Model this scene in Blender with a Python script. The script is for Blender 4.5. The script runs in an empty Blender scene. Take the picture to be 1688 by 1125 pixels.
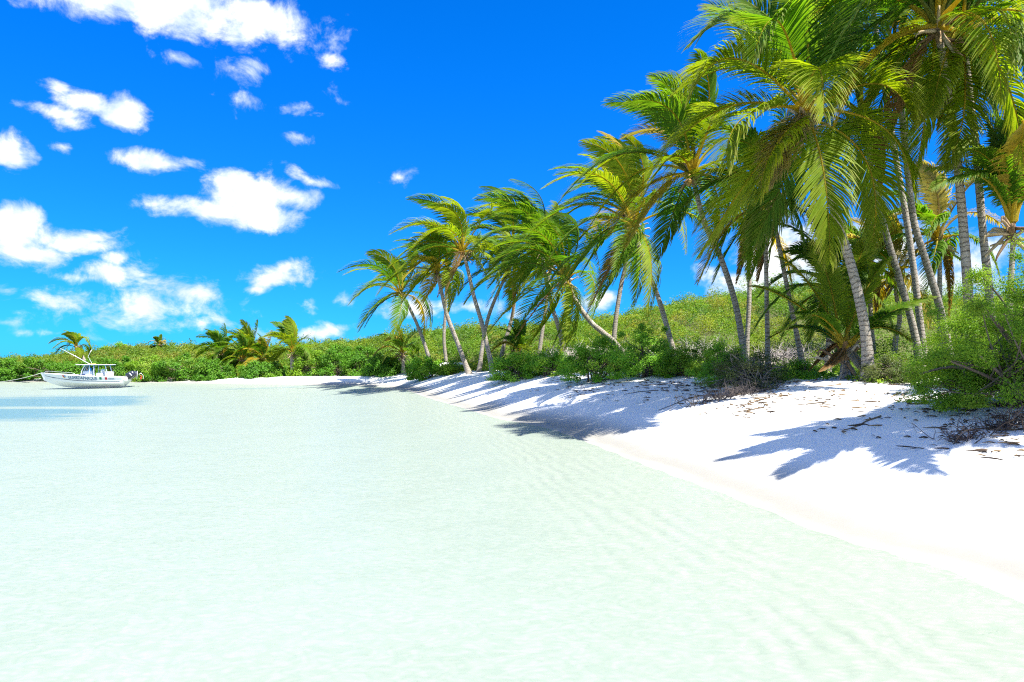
import bpy, math, random
import numpy as np

SC = bpy.context.scene
COL = SC.collection
R = np.random.default_rng(11)
rad = math.radians
SUN_E = 4.8; EXPO = 1.5
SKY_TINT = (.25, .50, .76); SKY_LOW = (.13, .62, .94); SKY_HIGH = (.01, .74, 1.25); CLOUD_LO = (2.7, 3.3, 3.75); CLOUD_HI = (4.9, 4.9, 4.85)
F = 1125.0; CX = 844.0; HZ = 600.0; CAMZ = 1.7       # focal length in photo pixels, optical centre, eye level

def at(px, py, d):
    return np.array([(px - CX) / F * d, d, CAMZ + (HZ - py) / F * d])

# ------------------------------------------------------------------ tagging
def tag(o, label=None, cat=None, group=None, kind=None):
    if label: o['label'] = label
    if cat: o['category'] = cat
    if group: o['group'] = group
    if kind: o['kind'] = kind
    return o

def empty(name, loc, label, cat, group=None):
    o = bpy.data.objects.new(name, None); COL.objects.link(o)
    o.location = [float(v) for v in loc]; o.empty_display_size = .2
    return tag(o, label, cat, group)

# ------------------------------------------------------------------ mesh collector
class MB:
    def __init__(s): s.v = []; s.f4 = []; s.f3 = []; s.c = []; s.a = []; s.n = 0; s.m4 = []; s.m3 = []
    def add(s, v, quads=None, tris=None, col=(1, 1, 1), along=0.0, mat=0):
        v = np.asarray(v, float).reshape(-1, 3); n = len(v)
        s.v.append(v)
        c = np.asarray(col, float)
        if c.ndim == 1: c = np.tile(c, (n, 1))
        s.c.append(c)
        a = np.asarray(along, float)
        if a.ndim == 0: a = np.full(n, float(a))
        s.a.append(a)
        if quads is not None and len(quads):
            q = np.asarray(quads, int).reshape(-1, 4) + s.n; s.f4.append(q); s.m4.append(np.full(len(q), mat))
        if tris is not None and len(tris):
            t = np.asarray(tris, int).reshape(-1, 3) + s.n; s.f3.append(t); s.m3.append(np.full(len(t), mat))
        s.n += n
    def build(s, name, mats, parent=None, smooth=True, origin=None, attrs=None):
        v = np.concatenate(s.v)
        off = np.zeros(3)
        if parent is not None: off = np.array(parent_loc(parent))
        elif origin is not None: off = np.array(origin, float)
        v = v - off
        q = np.concatenate(s.f4) if s.f4 else np.zeros((0, 4), int)
        t = np.concatenate(s.f3) if s.f3 else np.zeros((0, 3), int)
        me = bpy.data.meshes.new(name)
        me.vertices.add(len(v)); me.vertices.foreach_set('co', v.ravel().astype(np.float32))
        loops = np.concatenate([q.ravel(), t.ravel()]).astype(np.int32)
        tot = np.concatenate([np.full(len(q), 4), np.full(len(t), 3)]).astype(np.int32)
        start = np.concatenate([[0], np.cumsum(tot)[:-1]]).astype(np.int32)
        me.loops.add(len(loops)); me.loops.foreach_set('vertex_index', loops)
        me.polygons.add(len(tot)); me.polygons.foreach_set('loop_start', start)
        mi = np.concatenate((s.m4 + s.m3)) if (s.m4 or s.m3) else np.zeros(0)
        me.polygons.foreach_set('material_index', mi.astype(np.int32))
        me.polygons.foreach_set('use_smooth', np.full(len(tot), bool(smooth)))
        c = np.concatenate(s.c); c4 = np.ones((len(c), 4), np.float32); c4[:, :3] = c
        at_ = me.attributes.new('tint', 'FLOAT_COLOR', 'POINT'); at_.data.foreach_set('color', c4.ravel())
        al = me.attributes.new('along', 'FLOAT', 'POINT'); al.data.foreach_set('value', np.concatenate(s.a).astype(np.float32))
        for k, arr in (attrs or {}).items():
            x = me.attributes.new(k, 'FLOAT', 'POINT'); x.data.foreach_set('value', np.asarray(arr, np.float32))
        me.update(calc_edges=True)
        for m in (mats if isinstance(mats, (list, tuple)) else [mats]): me.materials.append(m)
        o = bpy.data.objects.new(name, me); COL.objects.link(o)
        if parent is not None: o.parent = parent
        elif origin is not None: o.location = [float(x) for x in off]
        return o

def parent_loc(p):
    l = np.array(p.location, float)
    while p.parent is not None:
        p = p.parent; l = l + np.array(p.location, float)
    return l

def nrm(v):
    v = np.asarray(v, float)
    return v / np.maximum(np.linalg.norm(v, axis=-1, keepdims=True), 1e-9)

def catmull(pts, n):
    p = np.asarray(pts, float)
    p = np.vstack([2 * p[0] - p[1], p, 2 * p[-1] - p[-2]])
    out = []
    for i in range(1, len(p) - 2):
        t = np.linspace(0, 1, n, endpoint=False)[:, None]
        a, b, c, d = p[i - 1], p[i], p[i + 1], p[i + 2]
        out.append(.5 * (2 * b + (c - a) * t + (2 * a - 5 * b + 4 * c - d) * t ** 2 + (3 * b - a - 3 * c + d) * t ** 3))
    out.append(p[-2][None]); return np.vstack(out)

def tube(mb, pts, r, sides=6, col=(1, 1, 1), cap=True, mat=0, along0=0.):
    p = np.asarray(pts, float); n = len(p)
    r = np.broadcast_to(np.asarray(r, float), (n,))
    T = nrm(np.gradient(p, axis=0))
    ref = np.array([0, 0, 1.]) if abs(T[0][2]) < .9 else np.array([1., 0, 0])
    A = nrm(np.cross(T[0], ref)); As = []
    for i in range(n):
        A = nrm(A - T[i] * np.dot(A, T[i])); As.append(A)
    As = np.array(As); Bs = np.cross(T, As)
    th = np.linspace(0, 2 * np.pi, sides, endpoint=False)
    v = p[:, None] + r[:, None, None] * (np.cos(th)[None, :, None] * As[:, None] + np.sin(th)[None, :, None] * Bs[:, None])
    i = np.arange(n - 1)[:, None] * sides; j = np.arange(sides)[None]; k = (j + 1) % sides
    q = np.stack([i + j, i + k, i + k + sides, i + j + sides], -1).reshape(-1, 4)
    L = along0 + np.concatenate([[0], np.cumsum(np.linalg.norm(np.diff(p, axis=0), axis=1))])
    vv = v.reshape(-1, 3); al = np.repeat(L, sides)
    c = np.asarray(col, float)
    if c.ndim == 2: c = np.repeat(c, sides, axis=0)
    tr = None
    if cap:
        vv = np.vstack([vv, p[0], p[-1]]); al = np.concatenate([al, [L[0], L[-1]]])
        if c.ndim == 2: c = np.vstack([c, c[0], c[-1]])
        b = n * sides
        jj = np.arange(sides); kk = (jj + 1) % sides
        tr = np.vstack([np.stack([kk, jj, np.full(sides, b)], -1), np.stack([(n - 1) * sides + jj, (n - 1) * sides + kk, np.full(sides, b + 1)], -1)])
    mb.add(vv, q, tr, col=c, along=al, mat=mat)

def loft(mb, rings, closed=True, col=(1, 1, 1), mat=0, cap=True):
    rings = np.asarray(rings, float); n, m = rings.shape[:2]
    i = np.arange(n - 1)[:, None] * m; j = np.arange(m if closed else m - 1)[None]; k = (j + 1) % m
    q = np.stack([i + j, i + k, i + k + m, i + j + m], -1).reshape(-1, 4)
    v = rings.reshape(-1, 3); t = None
    if cap and closed:
        v = np.vstack([v, rings[0].mean(0), rings[-1].mean(0)]); jj = np.arange(m); kk = (jj + 1) % m
        t = np.vstack([np.stack([kk, jj, np.full(m, n * m)], -1), np.stack([(n - 1) * m + jj, (n - 1) * m + kk, np.full(m, n * m + 1)], -1)])
    mb.add(v, q, t, col=col, mat=mat)

def rbox(mb, c, size, b=.03, col=(1, 1, 1), mat=0, M=None, taper=1.0):
    """a box with bevelled vertical and horizontal edges, lofted from rounded rectangles"""
    sx, sy, sz = np.asarray(size, float) / 2
    def ring(x, y, z, r):
        pts = []
        for (ux, uy, a0) in ((1, 1, 0), (-1, 1, 90), (-1, -1, 180), (1, -1, 270)):
            for a in (0, 45, 90):
                pts.append((ux * (x - r) + r * math.cos(rad(a0 + a)), uy * (y - r) + r * math.sin(rad(a0 + a)), z))
        return pts
    b = min(b, sx * .9, sy * .9, sz * .9)
    rr = np.array([ring(sx - b, sy - b, -sz, b * .5), ring(sx, sy, -sz + b, b), ring(sx * taper, sy * taper, sz - b, b), ring(sx * taper - b, sy * taper - b, sz, b * .5)])
    if M is not None: rr = rr @ np.asarray(M).T
    loft(mb, rr + np.asarray(c, float), col=col, mat=mat)

# ------------------------------------------------------------------ numpy value noise
def vnoise(x, y, seed=0):
    xi = np.floor(x).astype(np.int64); yi = np.floor(y).astype(np.int64); xf = x - xi; yf = y - yi
    def h(a, b):
        n = (a * 374761393 + b * 668265263 + seed * 1442695041) & 0x7fffffff
        n = ((n ^ (n >> 13)) * 1274126177) & 0x7fffffff
        return ((n ^ (n >> 16)) & 0xffff) / 65535.
    u = xf * xf * (3 - 2 * xf); v = yf * yf * (3 - 2 * yf)
    return (h(xi, yi) * (1 - u) + h(xi + 1, yi) * u) * (1 - v) + (h(xi, yi + 1) * (1 - u) + h(xi + 1, yi + 1) * u) * v
def fbm(x, y, seed=0, o=4):
    s = 0; a = .5
    for k in range(o): s = s + a * vnoise(x * 2 ** k, y * 2 ** k, seed + k * 7); a *= .5
    return s
def sstep(x, a, b):
    t = np.clip((x - a) / (b - a), 0, 1); return t * t * (3 - 2 * t)

# ------------------------------------------------------------------ terrain
shore_px = [(1688, 992), (1512, 925), (1362, 881), (1211, 821), (1061, 766), (925, 713), (870, 699), (820, 690), (760, 672), (705, 656), (662, 642),
            (600, 636.5), (500, 635), (380, 633), (300, 632), (200, 631), (0, 630), (-400, 628.5)]
sh = [((x - CX) / F * CAMZ * F / (y - HZ), CAMZ * F / (y - HZ)) for x, y in shore_px]
sh = [(6.5, -60), (4.6, -14), (4.0, 0)] + sh + [(-260, 95)]
SHORE = catmull(np.array(sh), 5)[:, :2]
LANDPOLY = np.vstack([SHORE, [(-1200, 140), (-1200, 1500), (1200, 1500), (1200, -60)]])
def shore_dist(x, y):
    x = np.asarray(x, float).ravel(); y = np.asarray(y, float).ravel()
    best = np.full(len(x), 1e18)
    for a, b in zip(SHORE[:-1], SHORE[1:]):
        d = b - a; t = np.clip(((x - a[0]) * d[0] + (y - a[1]) * d[1]) / (d @ d), 0, 1)
        best = np.minimum(best, (x - a[0] - t * d[0]) ** 2 + (y - a[1] - t * d[1]) ** 2)
    ins = np.zeros(len(x), bool); P = LANDPOLY; n = len(P)
    for i in range(n):
        a = P[i]; b = P[(i + 1) % n]
        if a[1] == b[1]: continue
        c = ((a[1] > y) != (b[1] > y)) & (x < (b[0] - a[0]) * (y - a[1]) / (b[1] - a[1]) + a[0])
        ins ^= c
    return np.where(ins, 1, -1) * np.sqrt(best)

RX = [-300, 0, 50, 82, 137, 200, 244, 336, 460, 540, 600, 640, 700, 830, 960, 1060, 1150, 1230, 1300, 1400, 1480, 1560, 1700, 2200]
RYp = [594, 592, 591, 587, 579, 573, 568, 571, 568, 562, 556, 549, 541, 534, 527, 508, 488, 473, 464, 470, 478, 484, 490, 500]
RD = [125, 118, 116, 114, 112, 108, 106, 102, 98, 95, 92, 88, 84, 76, 70, 64, 58, 54, 52, 50, 49, 48, 46, 44]
VX = [-300, 0, 350, 560, 640, 700, 800, 930, 1100, 1300, 1500, 1688, 2500]
VY = [74, 70, 68, 66, 61, 55, 47, 33, 27, 23, 20, 17, 14]
def hill_params(x, y):
    px = CX + F * x / np.maximum(y, 3.)
    D = np.interp(px, RX, RD); ty = np.interp(px, RX, RYp); Y0 = np.interp(px, VX, VY)
    cap = np.interp(px, [330, 420, 560, 640, 720], [.22, .5, .62, .95, 1.48])
    return px, D, ty, Y0, cap
def H(x, y):
    x = np.asarray(x, float).ravel(); y = np.asarray(y, float).ravel()
    s = shore_dist(x, y); px, D, ty, Y0, cap = hill_params(x, y)
    se = s * s / (np.abs(s) + .9)
    land = cap * np.tanh(.26 * se * (1.48 / cap) ** .6)
    sea = -.62 * (1 - np.exp(-se / 5.)) - .012 * np.clip(-s, 0, 1)
    z = np.where(s > 0, land, sea)
    zr = CAMZ + (HZ - ty) / F * D - .9
    k = sstep(y, Y0, D) * .75 + .25 * np.clip((y - Y0) / (D - Y0), 0, 1)
    z = z + np.where(s > 0, k * (zr - cap), 0)
    z = z - np.where(y > D, np.minimum((y - D) * .03, 2.5), 0)
    und = (fbm(x * .6, y * .6, 3) - .47) * .16 * np.clip((s - .6) / 3, 0, 1)
    und += (fbm(x * .12, y * .12, 9) - .47) * 1.6 * np.clip((y - Y0) / 15, 0, 1) * (s > 0)
    return z + und
def ground(x, y): return float(H([x], [y])[0])

# ------------------------------------------------------------------ materials
def newmat(name):
    m = bpy.data.materials.new(name); m.use_nodes = True; nt = m.node_tree; nt.nodes.clear(); return m, nt
class G:
    def __init__(s, nt): s.nt = nt
    def n(s, t, ins=None, **kw):
        nd = s.nt.nodes.new(t)
        for k, v in kw.items(): setattr(nd, k, v)
        for k, v in (ins or {}).items(): s.set(nd, k, v)
        return nd
    def set(s, nd, k, v):
        sock = nd.inputs[k]
        if isinstance(v, bpy.types.NodeSocket): s.nt.links.new(v, sock)
        else: sock.default_value = v
    def math(s, op, a, b=None, c=None, clamp=False):
        nd = s.nt.nodes.new('ShaderNodeMath'); nd.operation = op; nd.use_clamp = clamp
        for i, v in enumerate((a, b, c)):
            if v is not None: s.set(nd, i, v)
        return nd.outputs[0]
    def mixc(s, f, a, b, mode='MIX'):
        nd = s.nt.nodes.new('ShaderNodeMix'); nd.data_type = 'RGBA'; nd.blend_type = mode
        s.set(nd, 0, f); s.set(nd, 6, a if isinstance(a, bpy.types.NodeSocket) else (*a, 1)); s.set(nd, 7, b if isinstance(b, bpy.types.NodeSocket) else (*b, 1))
        return nd.outputs[2]
    def ramp(s, f, lo, hi):
        nd = s.nt.nodes.new('ShaderNodeMapRange'); nd.interpolation_type = 'SMOOTHSTEP'
        s.set(nd, 0, f); s.set(nd, 1, lo); s.set(nd, 2, hi); return nd.outputs[0]
    def noise(s, vec, scale, detail=3, rough=.5, dist=0.):
        nd = s.nt.nodes.new('ShaderNodeTexNoise'); nd.noise_dimensions = '3D'
        if vec is not None: s.nt.links.new(vec, nd.inputs['Vector'])
        nd.inputs['Scale'].default_value = scale; nd.inputs['Detail'].default_value = detail
        nd.inputs['Roughness'].default_value = rough; nd.inputs['Distortion'].default_value = dist
        return nd.outputs[0]
    def attr(s, name, out='Fac'):
        nd = s.nt.nodes.new('ShaderNodeAttribute'); nd.attribute_name = name; return nd.outputs[out]
    def out(s, sh): 
        o = s.nt.nodes.new('ShaderNodeOutputMaterial'); s.nt.links.new(sh, o.inputs['Surface']); return o

def leaf_mat(name, trans=.4, rough=.42, spec=.35, tr_gain=(1.25, 1.2, .6)):
    m, nt = newmat(name); g = G(nt)
    c = g.attr('tint', 'Color')
    geo = g.n('ShaderNodeNewGeometry')
    nz = g.noise(geo.outputs['Position'], 2.3, 3)
    c = g.mixc(1.0, c, g.mixc(nz, (.72, .74, .7), (1.25, 1.22, 1.2)), 'MULTIPLY')
    p = g.n('ShaderNodeBsdfPrincipled', {'Base Color': c, 'Roughness': rough, 'Specular IOR Level': spec})
    tc = g.mixc(1.0, c, tr_gain, 'MULTIPLY')
    t = g.n('ShaderNodeBsdfTranslucent', {'Color': tc})
    mx = g.n('ShaderNodeMixShader', {0: trans, 1: p.outputs[0], 2: t.outputs[0]})
    g.out(mx.outputs[0]); return m

def plain(name, col, rough=.5, spec=.5, metal=0., nscale=8., namt=.15, bump=0., coat=0.):
    m, nt = newmat(name); g = G(nt)
    tc = g.n('ShaderNodeTexCoord')
    nz = g.noise(tc.outputs['Object'], nscale, 4, .6)
    c = g.mixc(nz, tuple(x * (1 - namt) for x in col), tuple(min(1, x * (1 + namt)) for x in col))
    p = g.n('ShaderNodeBsdfPrincipled', {'Base Color': c, 'Roughness': rough, 'Specular IOR Level': spec, 'Metallic': metal, 'Coat Weight': coat})
    if bump:
        b = g.n('ShaderNodeBump', {'Height': nz, 'Strength': bump, 'Distance': .02}); nt.links.new(b.outputs[0], p.inputs['Normal'])
    g.out(p.outputs[0]); return m

def tint_mat(name, rough=.7, spec=.2, bump=.3, nscale=30):
    m, nt = newmat(name); g = G(nt)
    geo = g.n('ShaderNodeNewGeometry'); nz = g.noise(geo.outputs['Position'], nscale, 4, .65)
    c = g.mixc(1.0, g.attr('tint', 'Color'), g.mixc(nz, (.6, .6, .6), (1.3, 1.28, 1.25)), 'MULTIPLY')
    p = g.n('ShaderNodeBsdfPrincipled', {'Base Color': c, 'Roughness': rough, 'Specular IOR Level': spec})
    b = g.n('ShaderNodeBump', {'Height': nz, 'Strength': bump, 'Distance': .02}); nt.links.new(b.outputs[0], p.inputs['Normal'])
    g.out(p.outputs[0]); return m

def trunk_mat():
    m, nt = newmat('palm_bark'); g = G(nt)
    geo = g.n('ShaderNodeNewGeometry'); pos = geo.outputs['Position']
    al = g.attr('along')
    n1 = g.noise(pos, 5., 4, .6)
    n2 = g.noise(pos, 34., 4, .65)
    ph = g.math('ADD', g.math('MULTIPLY', al, 9.), g.math('MULTIPLY', n1, 2.2))
    fr = g.math('FRACT', ph)
    ring = g.math('MULTIPLY', g.ramp(fr, 0., .13), g.math('SUBTRACT', 1., g.ramp(fr, .80, 1.)))   # dark leaf scars
    c = g.mixc(n1, (.27, .235, .19), (.38, .345, .295))
    c = g.mixc(g.ramp(n2, .45, .75), c, (.18, .15, .115))
    c = g.mixc(ring, g.mixc(n2, (.09, .07, .05), (.17, .14, .105)), c)
    lich = g.ramp(g.noise(pos, 2.2, 3), .58, .7)
    c = g.mixc(g.math('MULTIPLY', lich, .5), c, (.43, .40, .355))
    hgt = g.math('ADD', g.math('MULTIPLY', ring, .6), g.math('MULTIPLY', n2, .5))
    b = g.n('ShaderNodeBump', {'Height': hgt, 'Strength': .7, 'Distance': .03})
    p = g.n('ShaderNodeBsdfPrincipled', {'Base Color': c, 'Roughness': .85, 'Specular IOR Level': .2, 'Normal': b.outputs[0]})
    g.out(p.outputs[0]); return m

def ground_mat():
    m, nt = newmat('beach_sand'); g = G(nt)
    geo = g.n('ShaderNodeNewGeometry'); pos = geo.outputs['Position']
    z = g.n('ShaderNodeSeparateXYZ', {0: pos}).outputs[2]
    n_big = g.noise(pos, .7, 3); n_mid = g.noise(pos, 5., 4, .6); n_fine = g.noise(pos, 90., 3, .7)
    dry = g.mixc(n_mid, (.74, .73, .70), (.82, .815, .79))
    dry = g.mixc(g.ramp(n_fine, .5, .8), dry, (.64, .61, .57))
    wetc = g.mixc(n_mid, (.262, .252, .222), (.295, .285, .255))
    sea = g.mixc(n_big, SEABED_A, SEABED_B)
    zz = g.math('ADD', z, g.math('MULTIPLY', g.math('SUBTRACT', n_big, .5), .10))
    wet = g.math('SUBTRACT', 1., g.ramp(zz, .02, .42))
    under = g.math('SUBTRACT', 1., g.ramp(zz, -.16, .04))
    c = g.mixc(wet, dry, wetc); c = g.mixc(under, c, sea)
    edge = g.math('MULTIPLY', g.ramp(zz, -.28, -.05), g.math('SUBTRACT', 1., g.ramp(zz, -.01, .03)))
    c = g.mixc(edge, c, (.335, .322, .292))
    gr = g.attr('grass_and_strip')
    gm = g.ramp(g.math('ADD', gr, g.math('MULTIPLY', g.math('SUBTRACT', n_big, .5), .6)), .1, .95)
    c = g.mixc(g.math('MULTIPLY', gm, .70), c, (.055, .16, .24))
    soil = g.attr('soil')
    sm = g.ramp(g.math('ADD', soil, g.math('MULTIPLY', g.math('SUBTRACT', n_mid, .5), .5)), .4, .65)
    c = g.mixc(sm, c, g.mixc(n_mid, (.05, .07, .02), (.13, .13, .05)))
    s = g.attr('shore')
    # sand ripples following the waterline, below the water only
    rp = g.math('SINE', g.math('ADD', g.math('MULTIPLY', s, 26.), g.math('MULTIPLY', g.noise(pos, 1.1, 3), 11.)))
    rp = g.math('MULTIPLY', g.math('MULTIPLY', rp, under), g.math('MULTIPLY', g.ramp(s, -3.2, -.2), g.ramp(n_big, .3, .6)))
    h = g.math('ADD', g.math('MULTIPLY', rp, .013), g.math('ADD', g.math('MULTIPLY', n_mid, g.math('MULTIPLY', .034, g.math('SUBTRACT', 1., wet))), g.math('MULTIPLY', n_fine, g.math('MULTIPLY', .006, g.math('SUBTRACT', 1., wet)))))
    b = g.n('ShaderNodeBump', {'Height': h, 'Strength': .8, 'Distance': 1.})
    rough = g.math('SUBTRACT', .95, g.math('MULTIPLY', wet, .35))
    p = g.n('ShaderNodeBsdfPrincipled', {'Base Color': c, 'Roughness': rough, 'Specular IOR Level': .15, 'Normal': b.outputs[0]})
    g.out(p.outputs[0]); return m

def water_mat():
    m, nt = newmat('sea_water'); g = G(nt)
    geo = g.n('ShaderNodeNewGeometry'); pos = geo.outputs['Position']
    mp = g.n('ShaderNodeMapping', {'Vector': pos}); mp.inputs['Scale'].default_value = (1., 1.45, 1.); mp.inputs['Rotation'].default_value = (0, 0, rad(14))
    v = mp.outputs[0]
    n1 = g.noise(v, 1.6, 3, .55, .4); n2 = g.noise(v, 7., 3, .6, .5)
    n3 = g.noise(v, .35, 2)
    h = g.math('ADD', g.math('MULTIPLY', n1, .05), g.math('MULTIPLY', n2, .018))
    b = g.n('ShaderNodeBump', {'Height': h, 'Strength': WAVE, 'Distance': 1.})
    # caustic light painted into the transmission colour, a net of brighter and dimmer tint
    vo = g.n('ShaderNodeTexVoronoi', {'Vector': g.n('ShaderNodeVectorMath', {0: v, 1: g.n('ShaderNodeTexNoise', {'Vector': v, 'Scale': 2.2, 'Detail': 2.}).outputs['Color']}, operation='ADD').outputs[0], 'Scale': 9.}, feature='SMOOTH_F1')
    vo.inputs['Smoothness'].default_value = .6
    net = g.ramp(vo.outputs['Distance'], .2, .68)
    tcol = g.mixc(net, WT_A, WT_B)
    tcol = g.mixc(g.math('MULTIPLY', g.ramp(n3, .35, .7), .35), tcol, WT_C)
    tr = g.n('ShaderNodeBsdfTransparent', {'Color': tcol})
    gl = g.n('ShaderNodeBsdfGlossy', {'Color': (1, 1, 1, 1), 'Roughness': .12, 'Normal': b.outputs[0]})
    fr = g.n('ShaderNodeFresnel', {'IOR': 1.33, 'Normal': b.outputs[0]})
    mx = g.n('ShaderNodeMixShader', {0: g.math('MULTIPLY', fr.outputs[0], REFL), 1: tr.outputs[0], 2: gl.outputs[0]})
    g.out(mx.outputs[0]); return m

SEABED_A = (.293, .291, .270); SEABED_B = (.330, .327, .306)
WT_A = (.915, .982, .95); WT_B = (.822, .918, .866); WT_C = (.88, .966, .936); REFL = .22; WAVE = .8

M = dict(
    frond=leaf_mat('palm_frond_green', .55, .58, .16, (1.55, 1.45, .4)),
    leaf=leaf_mat('shrub_leaf', .45, .5, .3),
    fine=leaf_mat('fine_leaf', .48, .5, .25),
    bark=trunk_mat(),
    fibre=tint_mat('palm_fibre', .9, .1, .5, 25),
    twig=tint_mat('twig_bark', .85, .15, .4, 40),
    nut=tint_mat('coconut_husk', .5, .4, .15, 18),
    gel=plain('white_gelcoat', (.80, .82, .82), .28, .5, 0, 3, .03, 0, .3),
    gelgrey=plain('grey_nonskid', (.5, .53, .55), .6, .3, 0, 6, .08),
    navy=plain('navy_vinyl', (.03, .05, .12), .35, .5, 0, 5, .1),
    letter=plain('blue_grey_lettering', (.10, .19, .30), .4, .4, 0, 5, .05),
    fgreen=plain('flag_green', (.0, .22, .10), .45, .4, 0, 5, .05),
    fred=plain('flag_red', (.55, .02, .03), .45, .4, 0, 5, .05),
    gold=plain('emblem_gold', (.55, .33, .07), .45, .4, 0, 5, .1),
    blue=plain('blue_canvas', (.05, .28, .62), .6, .3, 0, 12, .1),
    black=plain('engine_black', (.02, .025, .04), .3, .5, 0, 6, .1, 0, .3),
    alu=plain('aluminium_tube', (.78, .80, .82), .3, .5, .5, 9, .05),
    pale=plain('weathered_white_paint', (.72, .72, .68), .5, .4, 0, 5, .15),
    rope=plain('rope_fibre', (.66, .66, .6), .85, .2, 0, 40, .2),
    glass=plain('tinted_acrylic', (.20, .30, .36), .1, .6, 0, 4, .05),
)
M['sand'] = ground_mat(); M['water'] = water_mat()

# ------------------------------------------------------------------ ground and water
def axis(segs):
    out = [segs[0][0]]
    for a, b, st in segs:
        n = max(1, int(round((b - a) / st))); out += list(np.linspace(a, b, n + 1)[1:])
    return np.array(out)
gx = axis([(-900, -300, 60), (-300, -120, 10), (-120, -60, 2), (-60, -14, .7), (-14, 14, .2), (14, 40, .8), (40, 120, 4), (120, 900, 60)])
gy = axis([(-50, -8, 3), (-8, 0, .4), (0, 30, .2), (30, 75, .5), (75, 135, 1.5), (135, 300, 12), (300, 1400, 90)])
XX, YY = np.meshgrid(gx, gy); xf, yf = XX.ravel(), YY.ravel()
zf = H(xf, yf); sf = shore_dist(xf, yf)
px_, D_, ty_, Y0_, cap_ = hill_params(xf, yf)
veg = np.clip((yf - Y0_ + 3.0) / 4., 0, 1) * (sf > .8)
veg = np.maximum(veg, np.where((xf > 4) & (yf > 6), np.clip((sf - 6.6) / 3., 0, 1), 0))
pyg = HZ + CAMZ * F / np.maximum(yf, 2.)
stripe = fbm(xf * .05 + 3, yf * .3, 21, 5)
b1 = sstep(pyg, 634.5, 640) * (1 - sstep(pyg, 647, 655)) * (1 - sstep(px_, 130, 300))
b2 = sstep(pyg, 652, 658) * (1 - sstep(pyg, 661, 674)) * (1 - sstep(px_, 40, 240))
grass_and_strip = np.clip(np.maximum(b1, b2) * (.1 + 1.5 * sstep(stripe, .36, .62)), 0, 1) * (sf < -2)
st2 = sstep(pyg, 634, 636) * (1 - sstep(pyg, 638.5, 641)) * sstep(px_, 250, 400) * (1 - sstep(px_, 520, 570)) * .6 * sstep(stripe, .36, .55)  # darker strip along the far waterline, put in the same mask
grass_and_strip = np.maximum(grass_and_strip, st2 * (sf < -.5))
mb = MB(); nx, ny = len(gx), len(gy)
ii = np.arange(ny - 1)[:, None] * nx; jj = np.arange(nx - 1)[None]
mb.add(np.stack([xf, yf, zf], -1), np.stack([ii + jj, ii + jj + 1, ii + jj + 1 + nx, ii + jj + nx], -1).reshape(-1, 4))
g_o = mb.build('ground', M['sand'], attrs={'soil': veg, 'grass_and_strip': grass_and_strip, 'shore': sf}); tag(g_o, kind='structure')
mb = MB()
wx = axis([(-900, -100, 100), (-100, 30, 10)]); wy = axis([(-50, 100, 10), (100, 130, 10)])
WX, WY = np.meshgrid(wx, wy); n_ = len(wx)
ii = np.arange(len(wy) - 1)[:, None] * n_; jj = np.arange(n_ - 1)[None]
mb.add(np.stack([WX.ravel(), WY.ravel(), 0 * WX.ravel()], -1), np.stack([ii + jj, ii + jj + 1, ii + jj + 1 + n_, ii + jj + n_], -1).reshape(-1, 4))
w_o = mb.build('water', M['water']); tag(w_o, kind='structure')

# ------------------------------------------------------------------ leaves
def leaf_quads(mb, p, nrmv, L, W, col, rng, along=None):
    n = len(p)
    r = nrm(rng.normal(size=(n, 3)))
    if along is not None: r = nrm(r * .7 + along)
    u = nrm(r - nrmv * np.sum(r * nrmv, 1, keepdims=True) * .85)
    v = nrm(np.cross(nrmv, u)); k = nrm(np.cross(u, v))
    L = np.broadcast_to(L, (n,))[:, None]; W = np.broadcast_to(W, (n,))[:, None]
    V = np.stack([p, p + u * L * .5 + v * W * .5 + k * W * .12, p + u * L - k * L * .12, p + u * L * .5 - v * W * .5 + k * W * .12], 1)
    q = np.arange(n * 4).reshape(n, 4)
    mb.add(V.reshape(-1, 3), q, col=np.repeat(col, 4, axis=0))

def pal(rng, n, cols, w=None):
    cols = np.array(cols); return cols[rng.choice(len(cols), n, p=w)]

GREEN = dict(
    hill=([(.105, .20, .014), (.14, .215, .016), (.08, .17, .014), (.18, .225, .022), (.065, .14, .018), (.18, .19, .03)], [.27, .25, .2, .14, .09, .05]),
    mangrove=([(.07, .195, .012), (.095, .23, .014), (.055, .155, .012), (.13, .23, .02)], [.35, .3, .2, .15]),
    bush=([(.08, .18, .012), (.105, .21, .015), (.055, .14, .012), (.14, .215, .02)], [.35, .3, .2, .15]),
    sunny=([(.125, .24, .014), (.16, .27, .016), (.095, .20, .014), (.19, .265, .025)], [.35, .3, .2, .15]),
    dull=([(.085, .12, .035), (.11, .14, .045), (.065, .095, .03), (.14, .15, .06)], [.35, .3, .2, .15]),
)
for k_, f_ in (('bush', 2.25), ('mangrove', 1.3), ('sunny', 1.4), ('hill', 1.3), ('dull', 1.2)): GREEN[k_] = ([tuple(v * f_ for v in c) for c in GREEN[k_][0]], GREEN[k_][1])

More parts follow.
